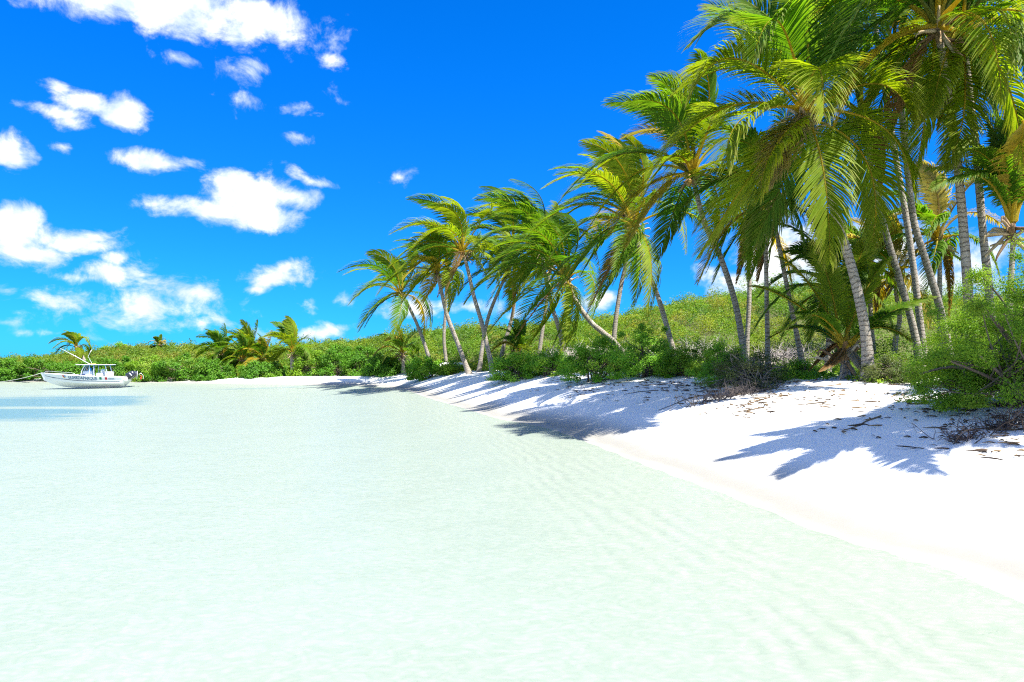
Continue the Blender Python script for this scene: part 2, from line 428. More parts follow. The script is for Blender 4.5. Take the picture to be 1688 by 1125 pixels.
def shrub(name, c, rx, ry, rz, nclump, nleaf, L, palette, label, group=None, seed=0, W=.55, clump=.3, cat='shrub', mat='leaf', stems=9, stemcol=(.16, .13, .10), hollow=.35, lean=(0, 0)):
    rng = np.random.default_rng(100 + seed)
    cx, cy = c[0], c[1]; z0 = ground(cx, cy) - .05 if len(c) < 3 else c[2]
    rz = rz * (1.15 if group == SHG else 1.)
    root = empty(name, (cx, cy, z0), label, cat, group)
    base = np.array([cx, cy, z0])
    # clump centres through the upper part of the volume, more of them towards the outside
    d = nrm(rng.normal(size=(nclump, 3))); d[:, 2] = np.abs(d[:, 2]) * 1.0 - .15
    rr = (hollow + (1 - hollow) * rng.random(nclump) ** .55)
    lump = .78 + .44 * vnoise(d[:, 0] * 2.2 + seed * 3.1 + 5, d[:, 1] * 2.2 + d[:, 2] * 2 + 9, seed)
    cc = d * (rr * lump)[:, None] * [rx, ry, rz]
    cc[:, 0] += lean[0] * np.clip(cc[:, 2] / rz, 0, 1); cc[:, 1] += lean[1] * np.clip(cc[:, 2] / rz, 0, 1)
    cc[:, 2] = np.maximum(cc[:, 2] + rz * .12, .04)
    cc = cc + base
    # twigs first
    tw = MB(); sc = np.array(stemcol)
    for i in range(stems):
        tgt = cc[rng.integers(nclump)]; b0 = base + [rng.normal() * rx * .12, rng.normal() * ry * .12, 0]
        mid = b0 * .5 + tgt * .5 + [0, 0, .12 * rz]; mid += rng.normal(size=3) * .06 * rx
        tube(tw, catmull([b0, mid, tgt], 5), np.linspace(.035, .008, 11) * (rx ** .5), 5, col=sc * (.8 + .4 * rng.random()))
        for k in range(5):
            t2 = cc[rng.integers(nclump)]
            if np.linalg.norm(t2 - mid) < .9 * rx: tube(tw, catmull([mid, mid * .5 + t2 * .5 + rng.normal(size=3) * .04, t2], 4), np.linspace(.015, .004, 9) * (rx ** .5), 4, col=sc * (.8 + .4 * rng.random()))
    tw.build('branch', M['twig'], root)
    lf = MB()
    idx = rng.integers(0, nclump, nleaf)
    off = rng.normal(size=(nleaf, 3)); off = nrm(off) * (rng.random(nleaf) ** .6)[:, None] * clump * (.6 + .8 * rng.random(nclump))[idx][:, None] * [1, 1, .75]
    p = cc[idx] + off; p[:, 2] = np.maximum(p[:, 2], z0 + .03)
    nv = nrm(nrm(off) * .6 + nrm(cc[idx] - base - [0, 0, rz * .2]) * .5 + [0, 0, .45] + rng.normal(size=(nleaf, 3)) * .45)
    cols, w = GREEN[palette]
    col = pal(rng, nclump, cols, w)[idx] * .6 + pal(rng, nleaf, cols, w) * .4
    col = col * (.75 + .5 * rng.random((nleaf, 1)))
    leaf_quads(lf, p, nv, L * (.6 + .8 * rng.random(nleaf)), L * W * (.7 + .6 * rng.random(nleaf)), col, rng)
    lf.build('foliage', M[mat], root, smooth=False)
    return root

# ------------------------------------------------------------------ palms
FG = dict(
    green=((.075, .195, .012), (.125, .25, .014)),
    lime=((.155, .27, .010), (.24, .30, .013)),
    yellow=((.27, .25, .02), (.42, .31, .03)),
    dark=((.05, .155, .012), (.08, .195, .014)),
    brown=((.20, .115, .04), (.30, .19, .08)),
    straw=((.40, .34, .20), (.30, .27, .10)),
    grey=((.34, .31, .28), (.44, .40, .35)),
)
WIND = np.array([-1., .12, .04])
def frond(root, hub, p1, tip, rng, leaf=.9, nl=70, kind='green', windk=.35, w=.038, sag=.55, tipb=.35, roll=0., r0=.03):
    hub, p1, tip = map(lambda q: np.asarray(q, float), (hub, p1, tip))
    c = 2 * p1 - .5 * (hub + tip)
    N = 26; t = np.linspace(0, 1, N)[:, None]
    P = (1 - t) ** 2 * hub + 2 * t * (1 - t) * c + t * t * tip
    T = nrm(np.gradient(P, axis=0))
    L_ = np.concatenate([[0], np.cumsum(np.linalg.norm(np.diff(P, axis=0), axis=1))]); Ltot = L_[-1]
    # frame: keep "up" as far as it goes, transported along the rachis
    up = np.array([0, 0, 1.]); hd = tip - hub; hd[2] = 0; hd = hd / (np.linalg.norm(hd) + 1e-6)
    U0 = up - T[0] * T[0][2]
    if np.linalg.norm(U0) < .25: U0 = -hd + up * .2
    U = nrm(U0 - T[0] * np.dot(U0, T[0])); Us = []
    for i in range(N):
        U = nrm(U - T[i] * np.dot(U, T[i])); Us.append(U)
    Us = np.array(Us); S = np.cross(T, Us)
    a = roll * t
    Us, S = Us * np.cos(a) + S * np.sin(a), S * np.cos(a) - Us * np.sin(a)
    mb = MB()
    g0, g1 = np.array(FG[kind][0]), np.array(FG[kind][1])
    rc = dict(brown=np.array((.34, .22, .10)), grey=np.array((.42, .38, .33)), straw=np.array((.45, .36, .18))).get(kind, np.array((.46, .37, .035)) if kind != 'dark' else np.array((.16, .19, .03)))
    rads = r0 * (1 - .88 * t[:, 0]) * (1 + 1.1 * np.exp(-t[:, 0] * 14))
    tube(mb, P, rads, 5, col=np.tile(rc, (N, 1)) * (1 - .25 * t))
    n = nl * 2; side = np.tile([1., -1.], nl)
    tt = np.repeat(np.linspace(.13, .995, nl), 2) + rng.normal(size=n) * .004; tt = np.clip(tt, .12, 1)
    def samp(A): return np.stack([np.interp(tt, t[:, 0], A[:, k]) for k in range(3)], -1)
    p0 = samp(P); Tt = nrm(samp(T)); Ut = nrm(samp(Us)); St = nrm(samp(S))
    prof = np.interp(tt, [.12, .22, .4, .6, .8, .92, 1.], [.45, .82, 1., .96, .74, .5, .28])
    LL = leaf * prof * (.86 + .28 * rng.random(n))
    fw = np.interp(tt, [.12, .5, 1], [rad(28), rad(44), rad(72)]) + rng.normal(size=n) * .04
    d0 = nrm(St * (side * np.cos(fw))[:, None] + Tt * np.sin(fw)[:, None] + Ut * (.22 + rng.normal(size=n)[:, None] * .04))
    grav = np.array([0, 0, -1.]); wv = WIND * windk
    K = 4; pts = [p0]; d = d0
    gs = sag * (.88 + .24 * rng.random(n))[:, None]
    for k in range(K):
        pts.append(pts[-1] + d * (LL / K)[:, None])
        d = nrm(d + grav * gs * (.30 + .28 * k) + wv * (.35 + .4 * k) + rng.normal(size=(n, 3)) * .03)
    pts = np.stack(pts, 1)                                               # n, K+1, 3
    dd = nrm(np.gradient(pts, axis=1))
    Wd = nrm(np.cross(dd, Ut[:, None] + .35 * St[:, None] * side[:, None, None]))
    wp = w * np.array([.55, 1., .92, .62, .06])[None, :, None] * (.8 + .4 * rng.random(n))[:, None, None] * np.clip(prof, .5, 1)[:, None, None]
    V = np.stack([pts - Wd * wp * .5, pts + Wd * wp * .5], 2)            # n, K+1, 2, 3
    base = np.arange(n)[:, None] * (2 * (K + 1)) + np.arange(K)[None] * 2
    q = np.stack([base, base + 1, base + 3, base + 2], -1).reshape(-1, 4)
    mixv = rng.random((n, 1)) * .6 + .4 * vnoise(tt * 6 + rng.random() * 50, tt * 0, 5)[:, None]
    colr = g0 * (1 - mixv) + g1 * mixv
    if kind in ('green', 'lime', 'dark'):                                # leaflets yellow then dry out towards the tips of the frond
        yl = np.clip((tt[:, None] - .55) * 1.3 * tipb + rng.normal(size=(n, 1)) * .09, 0, .8)
        colr = colr * (1 - yl) + np.array((.30, .27, .03)) * yl
    colr = np.repeat(colr[:, None], K + 1, 1)
    tb = np.array([0, 0, .05, .22, .7])[None, :, None] * np.clip(tipb + rng.normal(size=(n, 1, 1)) * .25 + (tt[:, None, None] - .6) * .5, 0, 1)
    colr = colr * (1 - tb) + np.array((.40, .30, .16)) * tb
    colr = np.repeat(colr[:, :, None], 2, 2)
    mb.add(V.reshape(-1, 3), q, col=np.clip(colr, .01, .9).reshape(-1, 3))
    return mb.build('frond', M['frond'], root, smooth=False)

def crown(root, hub, n, Lf, rng, wind=.5, kinds=None, detail=1., wscale=1., hang=.25, leafk=.24, tilt=(0., 0.), emax=78, emin=-48, dead=1, tipb=.26):
    kinds = kinds or ['green'] * 5 + ['lime'] * 3 + ['dark'] * 2
    az0 = rng.random() * 6.28
    for i in range(n):
        f = (i + .5) / n
        az = az0 + i * 2.39996 + rng.normal() * .15
        el = rad(emax + (emin - emax) * f ** 1.2) + rng.normal() * .1
        L = Lf * (.82 + .3 * rng.random()) * (.92 if f < .1 else 1.05) * (.85 if f > .8 else 1)
        d = np.array([math.cos(az) * math.cos(el), math.sin(az) * math.cos(el), math.sin(el)])
        d = nrm(d + WIND * wind * .42)
        p1 = hub + d * L * .52
        drop = (.30 + .30 * math.cos(el)) * L
        tip = p1 + nrm(d * .75 + WIND * wind * .55 + np.array([0, 0, -.05 - .45 * math.cos(el) - hang * f])) * L * .52
        tip[2] -= .06 * L
        p1[2] += .05 * L
        kd = kinds[rng.integers(len(kinds))]
        if f > .75 and rng.random() < .4: kd = 'yellow' if rng.random() < .4 else 'lime'
        lfm = 1.
        if f > .93 and dead and rng.random() < .6: kd = 'brown'; lfm = .5
        frond(root, hub + d * .08 + np.array([0, 0, -.12 * f]), p1, tip, rng, leaf=lfm * Lf * leafk * (.9 + .2 * rng.random()), nl=int(80 * detail), kind=kd,
              windk=wind * .8, w=.046 * wscale, sag=.32 + .4 * f, tipb=tipb * (.4 + 1.2 * f), roll=rng.normal() * .5, r0=.026 + .004 * Lf)

def trunk(root, pts, r, rng, flare=1.7):
    P = catmull(pts, 14)
    L = np.concatenate([[0], np.cumsum(np.linalg.norm(np.diff(P, axis=0), axis=1))])
    n = max(20, int(L[-1] / .07)); l = np.linspace(0, L[-1], n)
    P = np.stack([np.interp(l, L, P[:, k]) for k in range(3)], -1)
    rr = r * (1 + (flare - 1) * np.exp(-l / .38)) * (1.04 - .3 * l / L[-1])
    rr = rr * (1 + .03 * np.sin(l * 9 * 2 * np.pi)) * (1 + .05 * (vnoise(l * 2.2, l * 0, rng.integers(1000)) - .5))
    mb = MB(); tube(mb, P, rr, 14); mb.build('trunk', M['bark'], root)
    return P[-1], nrm(P[-1] - P[-4]), rr[-1]

def sheath(root, hub, ax, r, rng, n=16, size=.5):
    """fibrous leaf bases and net round the top of the trunk"""
    mb = MB()
    for i in range(n):
        a = rng.random() * 6.28; o = np.array([math.cos(a), math.sin(a), 0]); L = size * (.5 + .7 * rng.random())
        b = hub - ax * (.05 + .3 * rng.random()) + o * r * .8
        dr = nrm(o * (.5 + .4 * rng.random()) + np.array([0, 0, .8 - 1.9 * rng.random()]))
        e = b + dr * L; e2 = e + np.array([0, 0, -.35 * L * rng.random()]) + o * .08
        c = pal(rng, 1, [(.30, .22, .13), (.42, .33, .20), (.18, .12, .07), (.38, .34, .26)])[0]
        Pp = catmull([b, e, e2], 4); tube(mb, Pp, np.linspace(.045, .012, len(Pp)), 5, col=c)
    tube(mb, np.array([hub - ax * .45, hub - ax * .2, hub, hub + ax * .18]), [r * 1.0, r * 1.35, r * 1.2, r * .3], 10, col=(.24, .17, .10))
    mb.build('leaf_sheath', M['fibre'], root)

def nuts(root, hub, n, rng, cols, s=.11, spread=.24):
    for i in range(n):
        a = rng.random() * 6.28
        c = hub + np.array([math.cos(a) * spread, math.sin(a) * spread, -.2 - .3 * rng.random()])
        mb = MB(); th = np.linspace(0, np.pi, 8); k = np.linspace(0, 2 * np.pi, 10, endpoint=False)
        rings = np.stack([np.stack([np.sin(t) * np.cos(k) * s * .85, np.sin(t) * np.sin(k) * s * .85, np.full(10, np.cos(t) * s * 1.15)], -1) for t in th]) + c
        loft(mb, rings, col=cols[rng.integers(len(cols))]); mb.build('coconut', M['nut'], root)

PALMG = 'coconut palms along the beach'
def palm(label, pts, d, r=.17, n=20, Lf=3.6, wind=.6, kinds=None, detail=1., wscale=1., hand=None, seed=0, coco=0, name='coconut_palm', ddep=None, flare=1.7, group=PALMG, leaf=.24, cat='palm tree', to_ground=True, **kw):
    rng = np.random.default_rng(500 + seed)
    ddep = ddep or [0] * len(pts)
    W3 = [at(x, y, d + k) for (x, y), k in zip(pts, ddep)]
    b = W3[0]; gz = ground(b[0], b[1])
    if to_ground:
        if b[2] > gz + .25:                                              # the foot is hidden by shrubs: carry the trunk on down to the ground
            sl = nrm(W3[0] - W3[1]); sl = sl / max(.3, -sl[2]) * .7; nb = b + np.array([sl[0], sl[1], 0]) * (b[2] - gz)
            nb[2] = ground(nb[0], nb[1]) - .08; W3 = [nb] + W3
        else: W3[0] = np.array([b[0], b[1], gz - .08])
    root = empty(name, (W3[0][0], W3[0][1], W3[0][2] + .08), label, cat, group)
    hub, ax, rt = trunk(root, W3, r, rng, flare)
    sheath(root, hub, ax, rt, rng, 16)
    hub = hub + ax * .1
    if coco: nuts(root, hub, coco, rng, [(.22, .26, .05), (.40, .24, .05), (.30, .20, .09), (.16, .2, .04)])
    for fr in (hand or []):
        (a, b_, da), (e, f_, de), kd = fr[:3]
        lf = fr[3] if len(fr) > 3 else 1.15
        frond(root, hub + rng.normal(size=3) * .06, at(a, b_, d + da), at(e, f_, d + de), rng, leaf=lf, nl=int(118 * detail), kind=kd, windk=.1, w=.044 * wscale, sag=.36, tipb=.42, roll=rng.normal() * .25, r0=.034)
    if n: crown(root, hub, n, Lf, rng, wind, kinds, detail, wscale, leafk=leaf, **kw)
    return root

# ------------------------------------------------------------------ the palms of the photograph
palm('slender leaning palm standing farthest left in the beach row, wind-swept crown over bare sky', [(712, 606), (694, 551), (676, 510), (661, 484)], 51, 0.144, 17, 4.3, .75, detail=.62, wscale=1.9, seed=1, coco=2, leaf=.26, emax=62, emin=-45)
palm('curved palm whose foot stands on open sand beside the upturned white dinghy', [(774, 613), (752, 560), (737, 520), (727, 478), (721, 448)], 44, 0.151, 16, 3.7, .75, kinds=['green', 'lime', 'yellow'], detail=.62, wscale=1.7, seed=2, coco=4, leaf=.26, emax=70)
palm('thin upright palm seen just behind the white dinghy', [(735, 594), (732, 560), (734, 517), (738, 440)], 55, 0.136, 13, 3.6, .8, detail=.5, wscale=2., seed=3, leaf=.27)
palm('tall palm leaning left over the dinghy with a high blown crown', [(811, 607), (796, 540), (781, 488), (770, 440), (762, 415)], 42, 0.144, 20, 4.1, .8, detail=.62, wscale=1.7, seed=4, coco=3, leaf=.26, emax=82, emin=-35)
palm('palm bowing to the right and crossing the trunk of the tall leaning palm', [(791, 605), (797, 560), (806, 520), (822, 480), (836, 452)], 45, 0.136, 16, 3.7, .8, detail=.55, wscale=1.8, seed=5, leaf=.27)
palm('distant palm on the slope with an S-shaped grey trunk', [(831, 568), (841, 536), (847, 505), (848, 462), (846, 402)], 49, 0.144, 19, 4.4, .85, detail=.6, wscale=1.9, seed=6, leaf=.27, emax=82)
palm('pale slim palm rising behind the low rounded shrub', [(889, 583), (895, 540), (902, 490), (906, 440)], 44, 0.129, 16, 3.9, .8, detail=.55, wscale=1.8, seed=7, leaf=.27, kinds=['green', 'dark', 'green'])
palm('palm with light trunk tilting left out of the dense green bush', [(933, 594), (922, 545), (910, 505), (898, 450), (893, 408)], 38, 0.129, 20, 4.0, .85, detail=.65, wscale=1.6, seed=8, leaf=.27, kinds=['green', 'dark', 'green', 'lime'], emax=82)
palm('strongly bent palm with low dark crown and brown hanging fronds', [(1014, 566), (992, 547), (973, 530), (948, 495), (932, 458)], 34, 0.144, 22, 4.2, .9, kinds=['dark', 'green', 'dark', 'green'], detail=.7, wscale=1.5, seed=9, coco=3, leaf=.26, emin=-75)
palm('palm leaning right behind the bent low-crowned palm', [(1012, 560), (1016, 520), (1024, 470), (1034, 420), (1032, 352)], 37, 0.129, 18, 4.1, .8, detail=.62, wscale=1.6, seed=10, leaf=.27)
palm('stout palm leaning left with large drooping crown against the sky above the ridge', [(1108, 572), (1088, 500), (1067, 442), (1051, 398), (1044, 372)], 28, 0.109, 21, 4.1, .6, detail=.85, wscale=1.3, seed=11, coco=5, kinds=['green', 'green', 'lime', 'dark', 'yellow'], emin=-70)
palm('tall dark-trunked palm leaning left with a big crown, next to the big front palm', [(1226, 580), (1212, 500), (1188, 425), (1163, 372), (1148, 318), (1142, 285)], 22, 0.101, 20, 3.9, .5, detail=1., wscale=1.1, seed=12, coco=4, kinds=['green', 'lime', 'lime', 'green', 'dark', 'yellow'], emin=-52)
palm('straight palm standing close behind the foot of the tall dark-trunked palm', [(1231, 570), (1235, 494), (1235, 415), (1232, 368)], 27, 0.095, 11, 3.2, .4, detail=.7, wscale=1.4, seed=13, kinds=['green', 'dark'], emin=-80, dead=1)
palm('perfectly upright thin palm rising out of the grey dry brush', [(1266, 600), (1264, 501), (1262, 404), (1259, 335)], 19, 0.066, 11, 2.7, .35, detail=.75, wscale=1.2, seed=14, coco=3, kinds=['green', 'dark', 'lime'], emin=-80)
palm('thin palm with a gentle left lean and sunlit swollen foot', [(1323, 600), (1305, 510), (1287, 420), (1276, 360), (1272, 318)], 19, 0.0686, 11, 2.7, .35, detail=.75, wscale=1.2, seed=15, kinds=['green', 'dark'], emin=-75, flare=2.)
HAND = [((1245, 40, .3), (1135, 75, .2), 'green'), ((1285, 38, -.8), (1242, 98, -1.8), 'green'), ((1215, 97, -.5), (1136, 165, -1.), 'lime'), ((1195, 178, .3), (1082, 275, .4), 'lime'),
        ((1232, 190, -1.2), (1198, 272, -2.), 'lime'), ((1280, 238, -.8), (1255, 318, -1.2), 'lime'), ((1248, 275, .5), (1155, 415, .6), 'lime'), ((1356, 275, -.9), (1368, 430, -1.), 'lime', 1.0),
        ((1347, 112, -1.6), (1358, 190, -2.6), 'lime'), ((1440, 138, -.6), (1503, 198, -1.), 'lime'), ((1458, 212, -.4), (1505, 315, -.6), 'lime'), ((1425, 260, .7), (1438, 400, .9), 'lime'),
        ((1368, 50, .8), (1425, -25, 1.2), 'green'), ((1330, 40, .2), (1325, -65, -.3), 'green'), ((1292, 60, 1.), (1215, -5, 1.8), 'green'), ((1402, 72, 1.), (1485, 28, 2.), 'green'),
        ((1300, 280, 1.), (1245, 395, 1.5), 'dark'), ((1230, 112, 1.3), (1120, 150, 2.), 'green'), ((1300, 222, -.3), (1266, 300, -.1), 'straw', .8),
        ((1405, 205, 1.5), (1490, 262, 2.), 'dark'), ((1250, 60, 1.8), (1175, 10, 2.6), 'green')]
palm('big front palm with arched grey trunk rising from bare sand and huge yellow-green drooping crown', [(1432, 619), (1427, 552), (1410, 465), (1388, 388), (1362, 300), (1338, 222), (1331, 190)], 15.3, 0.11, 0, 3.4, .3, hand=HAND, seed=16, coco=6, flare=1.75)
palm('dark ringed trunk palm leaning left just right of the big front palm', [(1504, 535), (1481, 455), (1459, 380), (1442, 310), (1430, 240), (1422, 190)], 19.5, 0.1, 13, 3.2, .35, seed=17, coco=3, kinds=['dark', 'green', 'dark'], emin=-60)
palm('ringed palm leaning left whose trunk meets the top of the bright bush', [(1551, 515), (1526, 430), (1506, 362), (1494, 260), (1482, 140), (1474, 85)], 19.5, 0.101, 14, 3.3, .35, seed=18, coco=3, kinds=['dark', 'green', 'dark', 'lime'], emin=-62)
palm('tallest straight palm with pale ringed trunk standing behind the bright bush', [(1640, 600), (1630, 480), (1620, 380), (1610, 262), (1598, 150), (1590, 80), (1587, 55)], 15.5, 0.0871, 17, 2.6, .3, seed=19, coco=5, emin=-70,
     hand=[((1590, 175, -.7), (1560, 275, -.9), 'lime', .8), ((1555, 105, -.9), (1535, 190, -1.4), 'lime', .8), ((1625, 120, -.6), (1650, 220, -.8), 'green', .8)], kinds=['green', 'dark', 'lime'])
palm('young palm with steep dark green fronds at the right edge of the trees', [(1662, 560), (1666, 470), (1670, 400), (1669, 372)], 14.5, 0.0634, 11, 2.1, .12, seed=20, kinds=['dark', 'green', 'dark'], emax=86, emin=42, dead=0, leaf=.3)
palm('small palm with straw coloured crown between the two leaning ringed trunks', [(1549, 480), (1549, 440), (1546, 392)], 24, 0.0922, 15, 2.8, .4, seed=21, kinds=['straw', 'green', 'green'], detail=.7, wscale=1.4, emin=-60)
palm('short curved palm on the slope behind the dark ringed trunk', [(1478, 550), (1483, 525), (1478, 490), (1474, 455)], 25, 0.0864, 14, 2.6, .4, seed=22, kinds=['straw', 'green', 'yellow'], detail=.65, wscale=1.4)
palm('slim palm on the slope just right of the big front trunk', [(1438, 560), (1436, 530), (1434, 490), (1431, 440)], 26, 0.0864, 14, 2.7, .4, seed=23, kinds=['green', 'straw', 'green'], detail=.65, wscale=1.4)
palm('short palm with sunlit trunk left of the big front trunk', [(1365, 595), (1366, 560), (1369, 525), (1371, 478)], 19, 0.0739, 15, 2.4, .35, seed=24, kinds=['dark', 'green'], detail=.8, wscale=1.2, emin=-55)
palm('young stemless palm with stiff spreading fronds behind the big front trunk', [(1393, 602), (1393, 590), (1394, 575)], 16.2, 0.0898, 0, 2.5, .1, seed=25, kinds=['green'], leaf=.26, hand=[
    ((1335, 470, .3), (1285, 425, .5), 'lime', .52), ((1310, 500, .2), (1240, 473, .3), 'green', .5), ((1345, 520, -.4), (1290, 545, -.8), 'green', .5), ((1365, 460, .8), (1340, 400, 1.5), 'lime', .52),
    ((1430, 475, .5), (1462, 430, .9), 'lime', .52), ((1460, 520, .4), (1540, 490, .8), 'green', .5), ((1445, 540, -.2), (1500, 560, -.4), 'green', .45),
    ((1330, 540, 1.), (1265, 560, 1.6), 'green', .45), ((1410, 450, 1.2), (1440, 385, 2.), 'lime', .52),
    ((1380, 590, -.4), (1352, 612, -.7), 'brown', .2), ((1410, 592, -.4), (1425, 618, -.6), 'grey', .18), ((1370, 575, .2), (1335, 610, .3), 'brown', .22)])
palm('palm just past the right edge whose fronds fill the top right corner', [(1790, 640), (1765, 480), (1735, 300), (1700, 130), (1682, 40)], 17, 0.0898, 15, 3.1, .3, seed=26, kinds=['green', 'dark', 'green'], emin=-65)
palm('tall rear palm whose crown shows above between the front palm and the tallest palm', [(1600, 560), (1590, 400), (1575, 240), (1556, 110), (1545, 40)], 15, 0.0979, 22, 3.9, .3, seed=27, kinds=['green', 'dark', 'dark', 'lime'], detail=.85, wscale=1.2, emin=-60)
palm('rear palm with its crown at the top edge above the big front crown', [(1520, 560), (1500, 400), (1470, 220), (1445, 60), (1438, -10)], 21, 0.0979, 14, 3.7, .3, seed=28, kinds=['dark', 'green', 'dark'], detail=.85, wscale=1.2, emin=-50)
# two palms that stand just outside the frame: their crowns shade the sand on the right
def off(x, y, top, lx, ly, label, seed, n=22, Lf=2.8):
    rng = np.random.default_rng(900 + seed); z = ground(x, y)
    root = empty('coconut_palm', (x, y, z), label, 'palm tree', PALMG)
    hub, ax, rt = trunk(root, [(x, y, z - .08), (x + lx * .2, y + ly * .2, z + top * .35), (x + lx * .6, y + ly * .6, z + top * .7), (x + lx, y + ly, z + top)], .16, rng)
    sheath(root, hub, ax, rt, rng); nuts(root, hub, 4, rng, [(.22, .26, .05), (.40, .24, .05)])
    crown(root, hub + ax * .1, n, Lf, rng, .3, emin=-60)
off(8.95, 7.35, 4.9, -.6, .3, 'palm on the upper sand nearest the camera, outside the right edge', 1, 22, 2.1)
off(10.5, 7.2, 5.2, -.6, .3, 'palm beyond the right edge behind the bright bush', 2, 20, 2.3)

# far group beside the lagoon, left of the row
FARG = 'low palms in the mangrove clump'
palm('bushy palm at the left end of the mangrove clump', [(372, 614), (370, 598), (367, 584)], 67, 0.204, 20, 2.9, .35, seed=40, kinds=['green', 'dark'], detail=.42, wscale=2.4, name='coconut_palm', group=FARG, leaf=.3, dead=0)
palm('low palm with yellow drooping fronds in the mangrove clump', [(398, 616), (399, 604), (400, 594)], 65, 0.204, 16, 2.5, .3, seed=41, kinds=['green', 'lime', 'green'], detail=.42, wscale=2.4, group=FARG, leaf=.3, emin=-60)
palm('palm with pale upright crown in the middle of the mangrove clump', [(418, 612), (415, 597), (412, 582)], 67, 0.204, 18, 2.8, .4, seed=42, kinds=['green', 'lime'], detail=.42, wscale=2.4, group=FARG, leaf=.3)
palm('low leaning palm with bright drooping fronds in the mangrove clump, beside the wind-combed palm', [(440, 614), (438, 602), (435, 592)], 65, .2, 15, 2.6, .4, seed=48, kinds=['lime', 'green', 'yellow'], detail=.42, wscale=2.4, group=FARG, leaf=.3, emin=-55, dead=0)
palm('tall palm with steep wind-combed fronds at the right end of the mangrove clump', [(482, 612), (482, 596), (482, 582)], 63, 0.204, 15, 3.3, .5, seed=43, kinds=['green', 'lime', 'green'], detail=.45, wscale=2.3, group=FARG, leaf=.28, emax=86, emin=0, dead=0)
palm('lone palm with tattered crown on the far hill behind the boat', [(140, 597), (134, 585), (126, 572)], 84, 0.204, 12, 2.5, .9, seed=44, kinds=['green', 'lime', 'green'], dead=0, detail=.4, wscale=3., group='palms on the far hill', leaf=.3, emin=-30)
palm('squat palm stump with ragged tuft on the crest of the far hill', [(263, 580), (263, 570)], 100, 0.221, 12, 1.6, .3, seed=45, kinds=['green', 'straw'], detail=.35, wscale=3.4, group='palms on the far hill', leaf=.35)
palm('little palm with an orange dead frond on the near hillside left of the row', [(664, 592), (663, 582)], 56, 0.144, 13, 2.3, .3, seed=46, kinds=['green', 'lime', 'yellow'], detail=.42, wscale=2.2, group='seedling palms on the slope', leaf=.3)
palm('little palm with upright green fronds on the slope above the low rounded shrub', [(855, 590), (855, 580)], 47, 0.144, 11, 2.0, .2, seed=47, kinds=['green', 'dark'], detail=.45, wscale=2., group='seedling palms on the slope', leaf=.3, emax=86, emin=15, dead=1)

# ------------------------------------------------------------------ shrubs one can tell apart
def sat(px, d): return ((px - CX) / F * d, d)
SHG = 'round shrubs at the top of the beach'
shrub('beach_shrub', sat(703, 49), 1.55, 1.2, 1.35, 60, 9000, .13, 'bush', 'dark green shrub at the foot of the leftmost leaning palm', SHG, 1, clump=.36)
shrub('beach_shrub', sat(745, 48), 1.1, .9, .9, 36, 5000, .13, 'sunny', 'low light green shrub in front of the white dinghy', SHG, 2, clump=.34)
shrub('beach_shrub', sat(852, 32), 1.35, 1.2, 1.05, 60, 11000, .085, 'bush', 'low rounded shrub with bright tips below the distant S-shaped palm', SHG, 3, clump=.3)
shrub('beach_shrub', sat(905, 31), 1.2, 1.1, 1.05, 50, 9000, .085, 'bush', 'small green shrub between the low rounded shrub and the dense bush', SHG, 4, clump=.3)
shrub('beach_shrub', sat(985, 25), 1.45, 1.2, 1.45, 80, 17000, .065, 'bush', 'dense green bush below the strongly bent palm', SHG, 5, clump=.28)
shrub('beach_shrub', sat(1062, 23.5), 1.45, 1.2, 1.75, 90, 19000, .06, 'bush', 'tallest dark bush of the row at the foot of the stout leaning palm', SHG, 6, clump=.27)
shrub('beach_shrub', sat(1135, 22.5), 1.1, 1.0, 1.05, 60, 11000, .06, 'sunny', 'yellowish green bush right of the tallest dark bush', SHG, 7, clump=.25)
shrub('beach_shrub', sat(1190, 18.5), 1.0, .9, 1.05, 60, 13000, .05, 'bush', 'olive bush under the tall dark-trunked palm', SHG, 8, clump=.23)
shrub('beach_shrub', sat(1238, 16.8), 1.15, .85, .85, 70, 9000, .045, 'dull', 'half-dry greyish bush with bare twigs in front of the thin palms', SHG, 9, clump=.24, stems=34, stemcol=(.30, .27, .24))
shrub('beach_shrub', sat(1315, 17.6), .8, .7, .42, 44, 7000, .05, 'bush', 'low mat of green shrub at the foot of the thin palm with swollen foot', SHG, 10, clump=.2)
shrub('beach_shrub', sat(1475, 14.8), .8, .9, .55, 44, 8000, .045, 'dull', 'dark low shrub in the shade right of the big front trunk', SHG, 11, clump=.2)
shrub('beach_shrub', sat(1592, 13), 1.05, 1.1, 1.35, 70, 17000, .045, 'sunny', 'feathery light green shrub behind the bright bush', SHG, 12, clump=.25, mat='fine', W=.4)
shrub('beach_shrub', sat(1688, 9.7), 1.5, 1.15, 1.75, 110, 44000, .036, 'sunny', 'large bright green bush with fine leaves leaning in at the right edge', SHG, 13, clump=.22, mat='fine', W=.45, stems=22, hollow=.25, lean=(-.25, -.1))
shrub('beach_shrub', sat(1705, 11.5), 1.3, 1.2, 2.35, 120, 36000, .042, 'sunny', 'tall loose light green shrub rising behind the large bright bush at the right edge', SHG, 15, clump=.24, mat='fine', W=.45, stems=18, hollow=.3)
shrub('beach_shrub', sat(1598, 9.9), .55, .6, .8, 44, 9000, .034, 'sunny', 'small bright shrub spilling onto the sand left of the large bright bush', SHG, 14, clump=.18, mat='fine', W=.45)
MG = 'mangroves along the far lagoon edge'
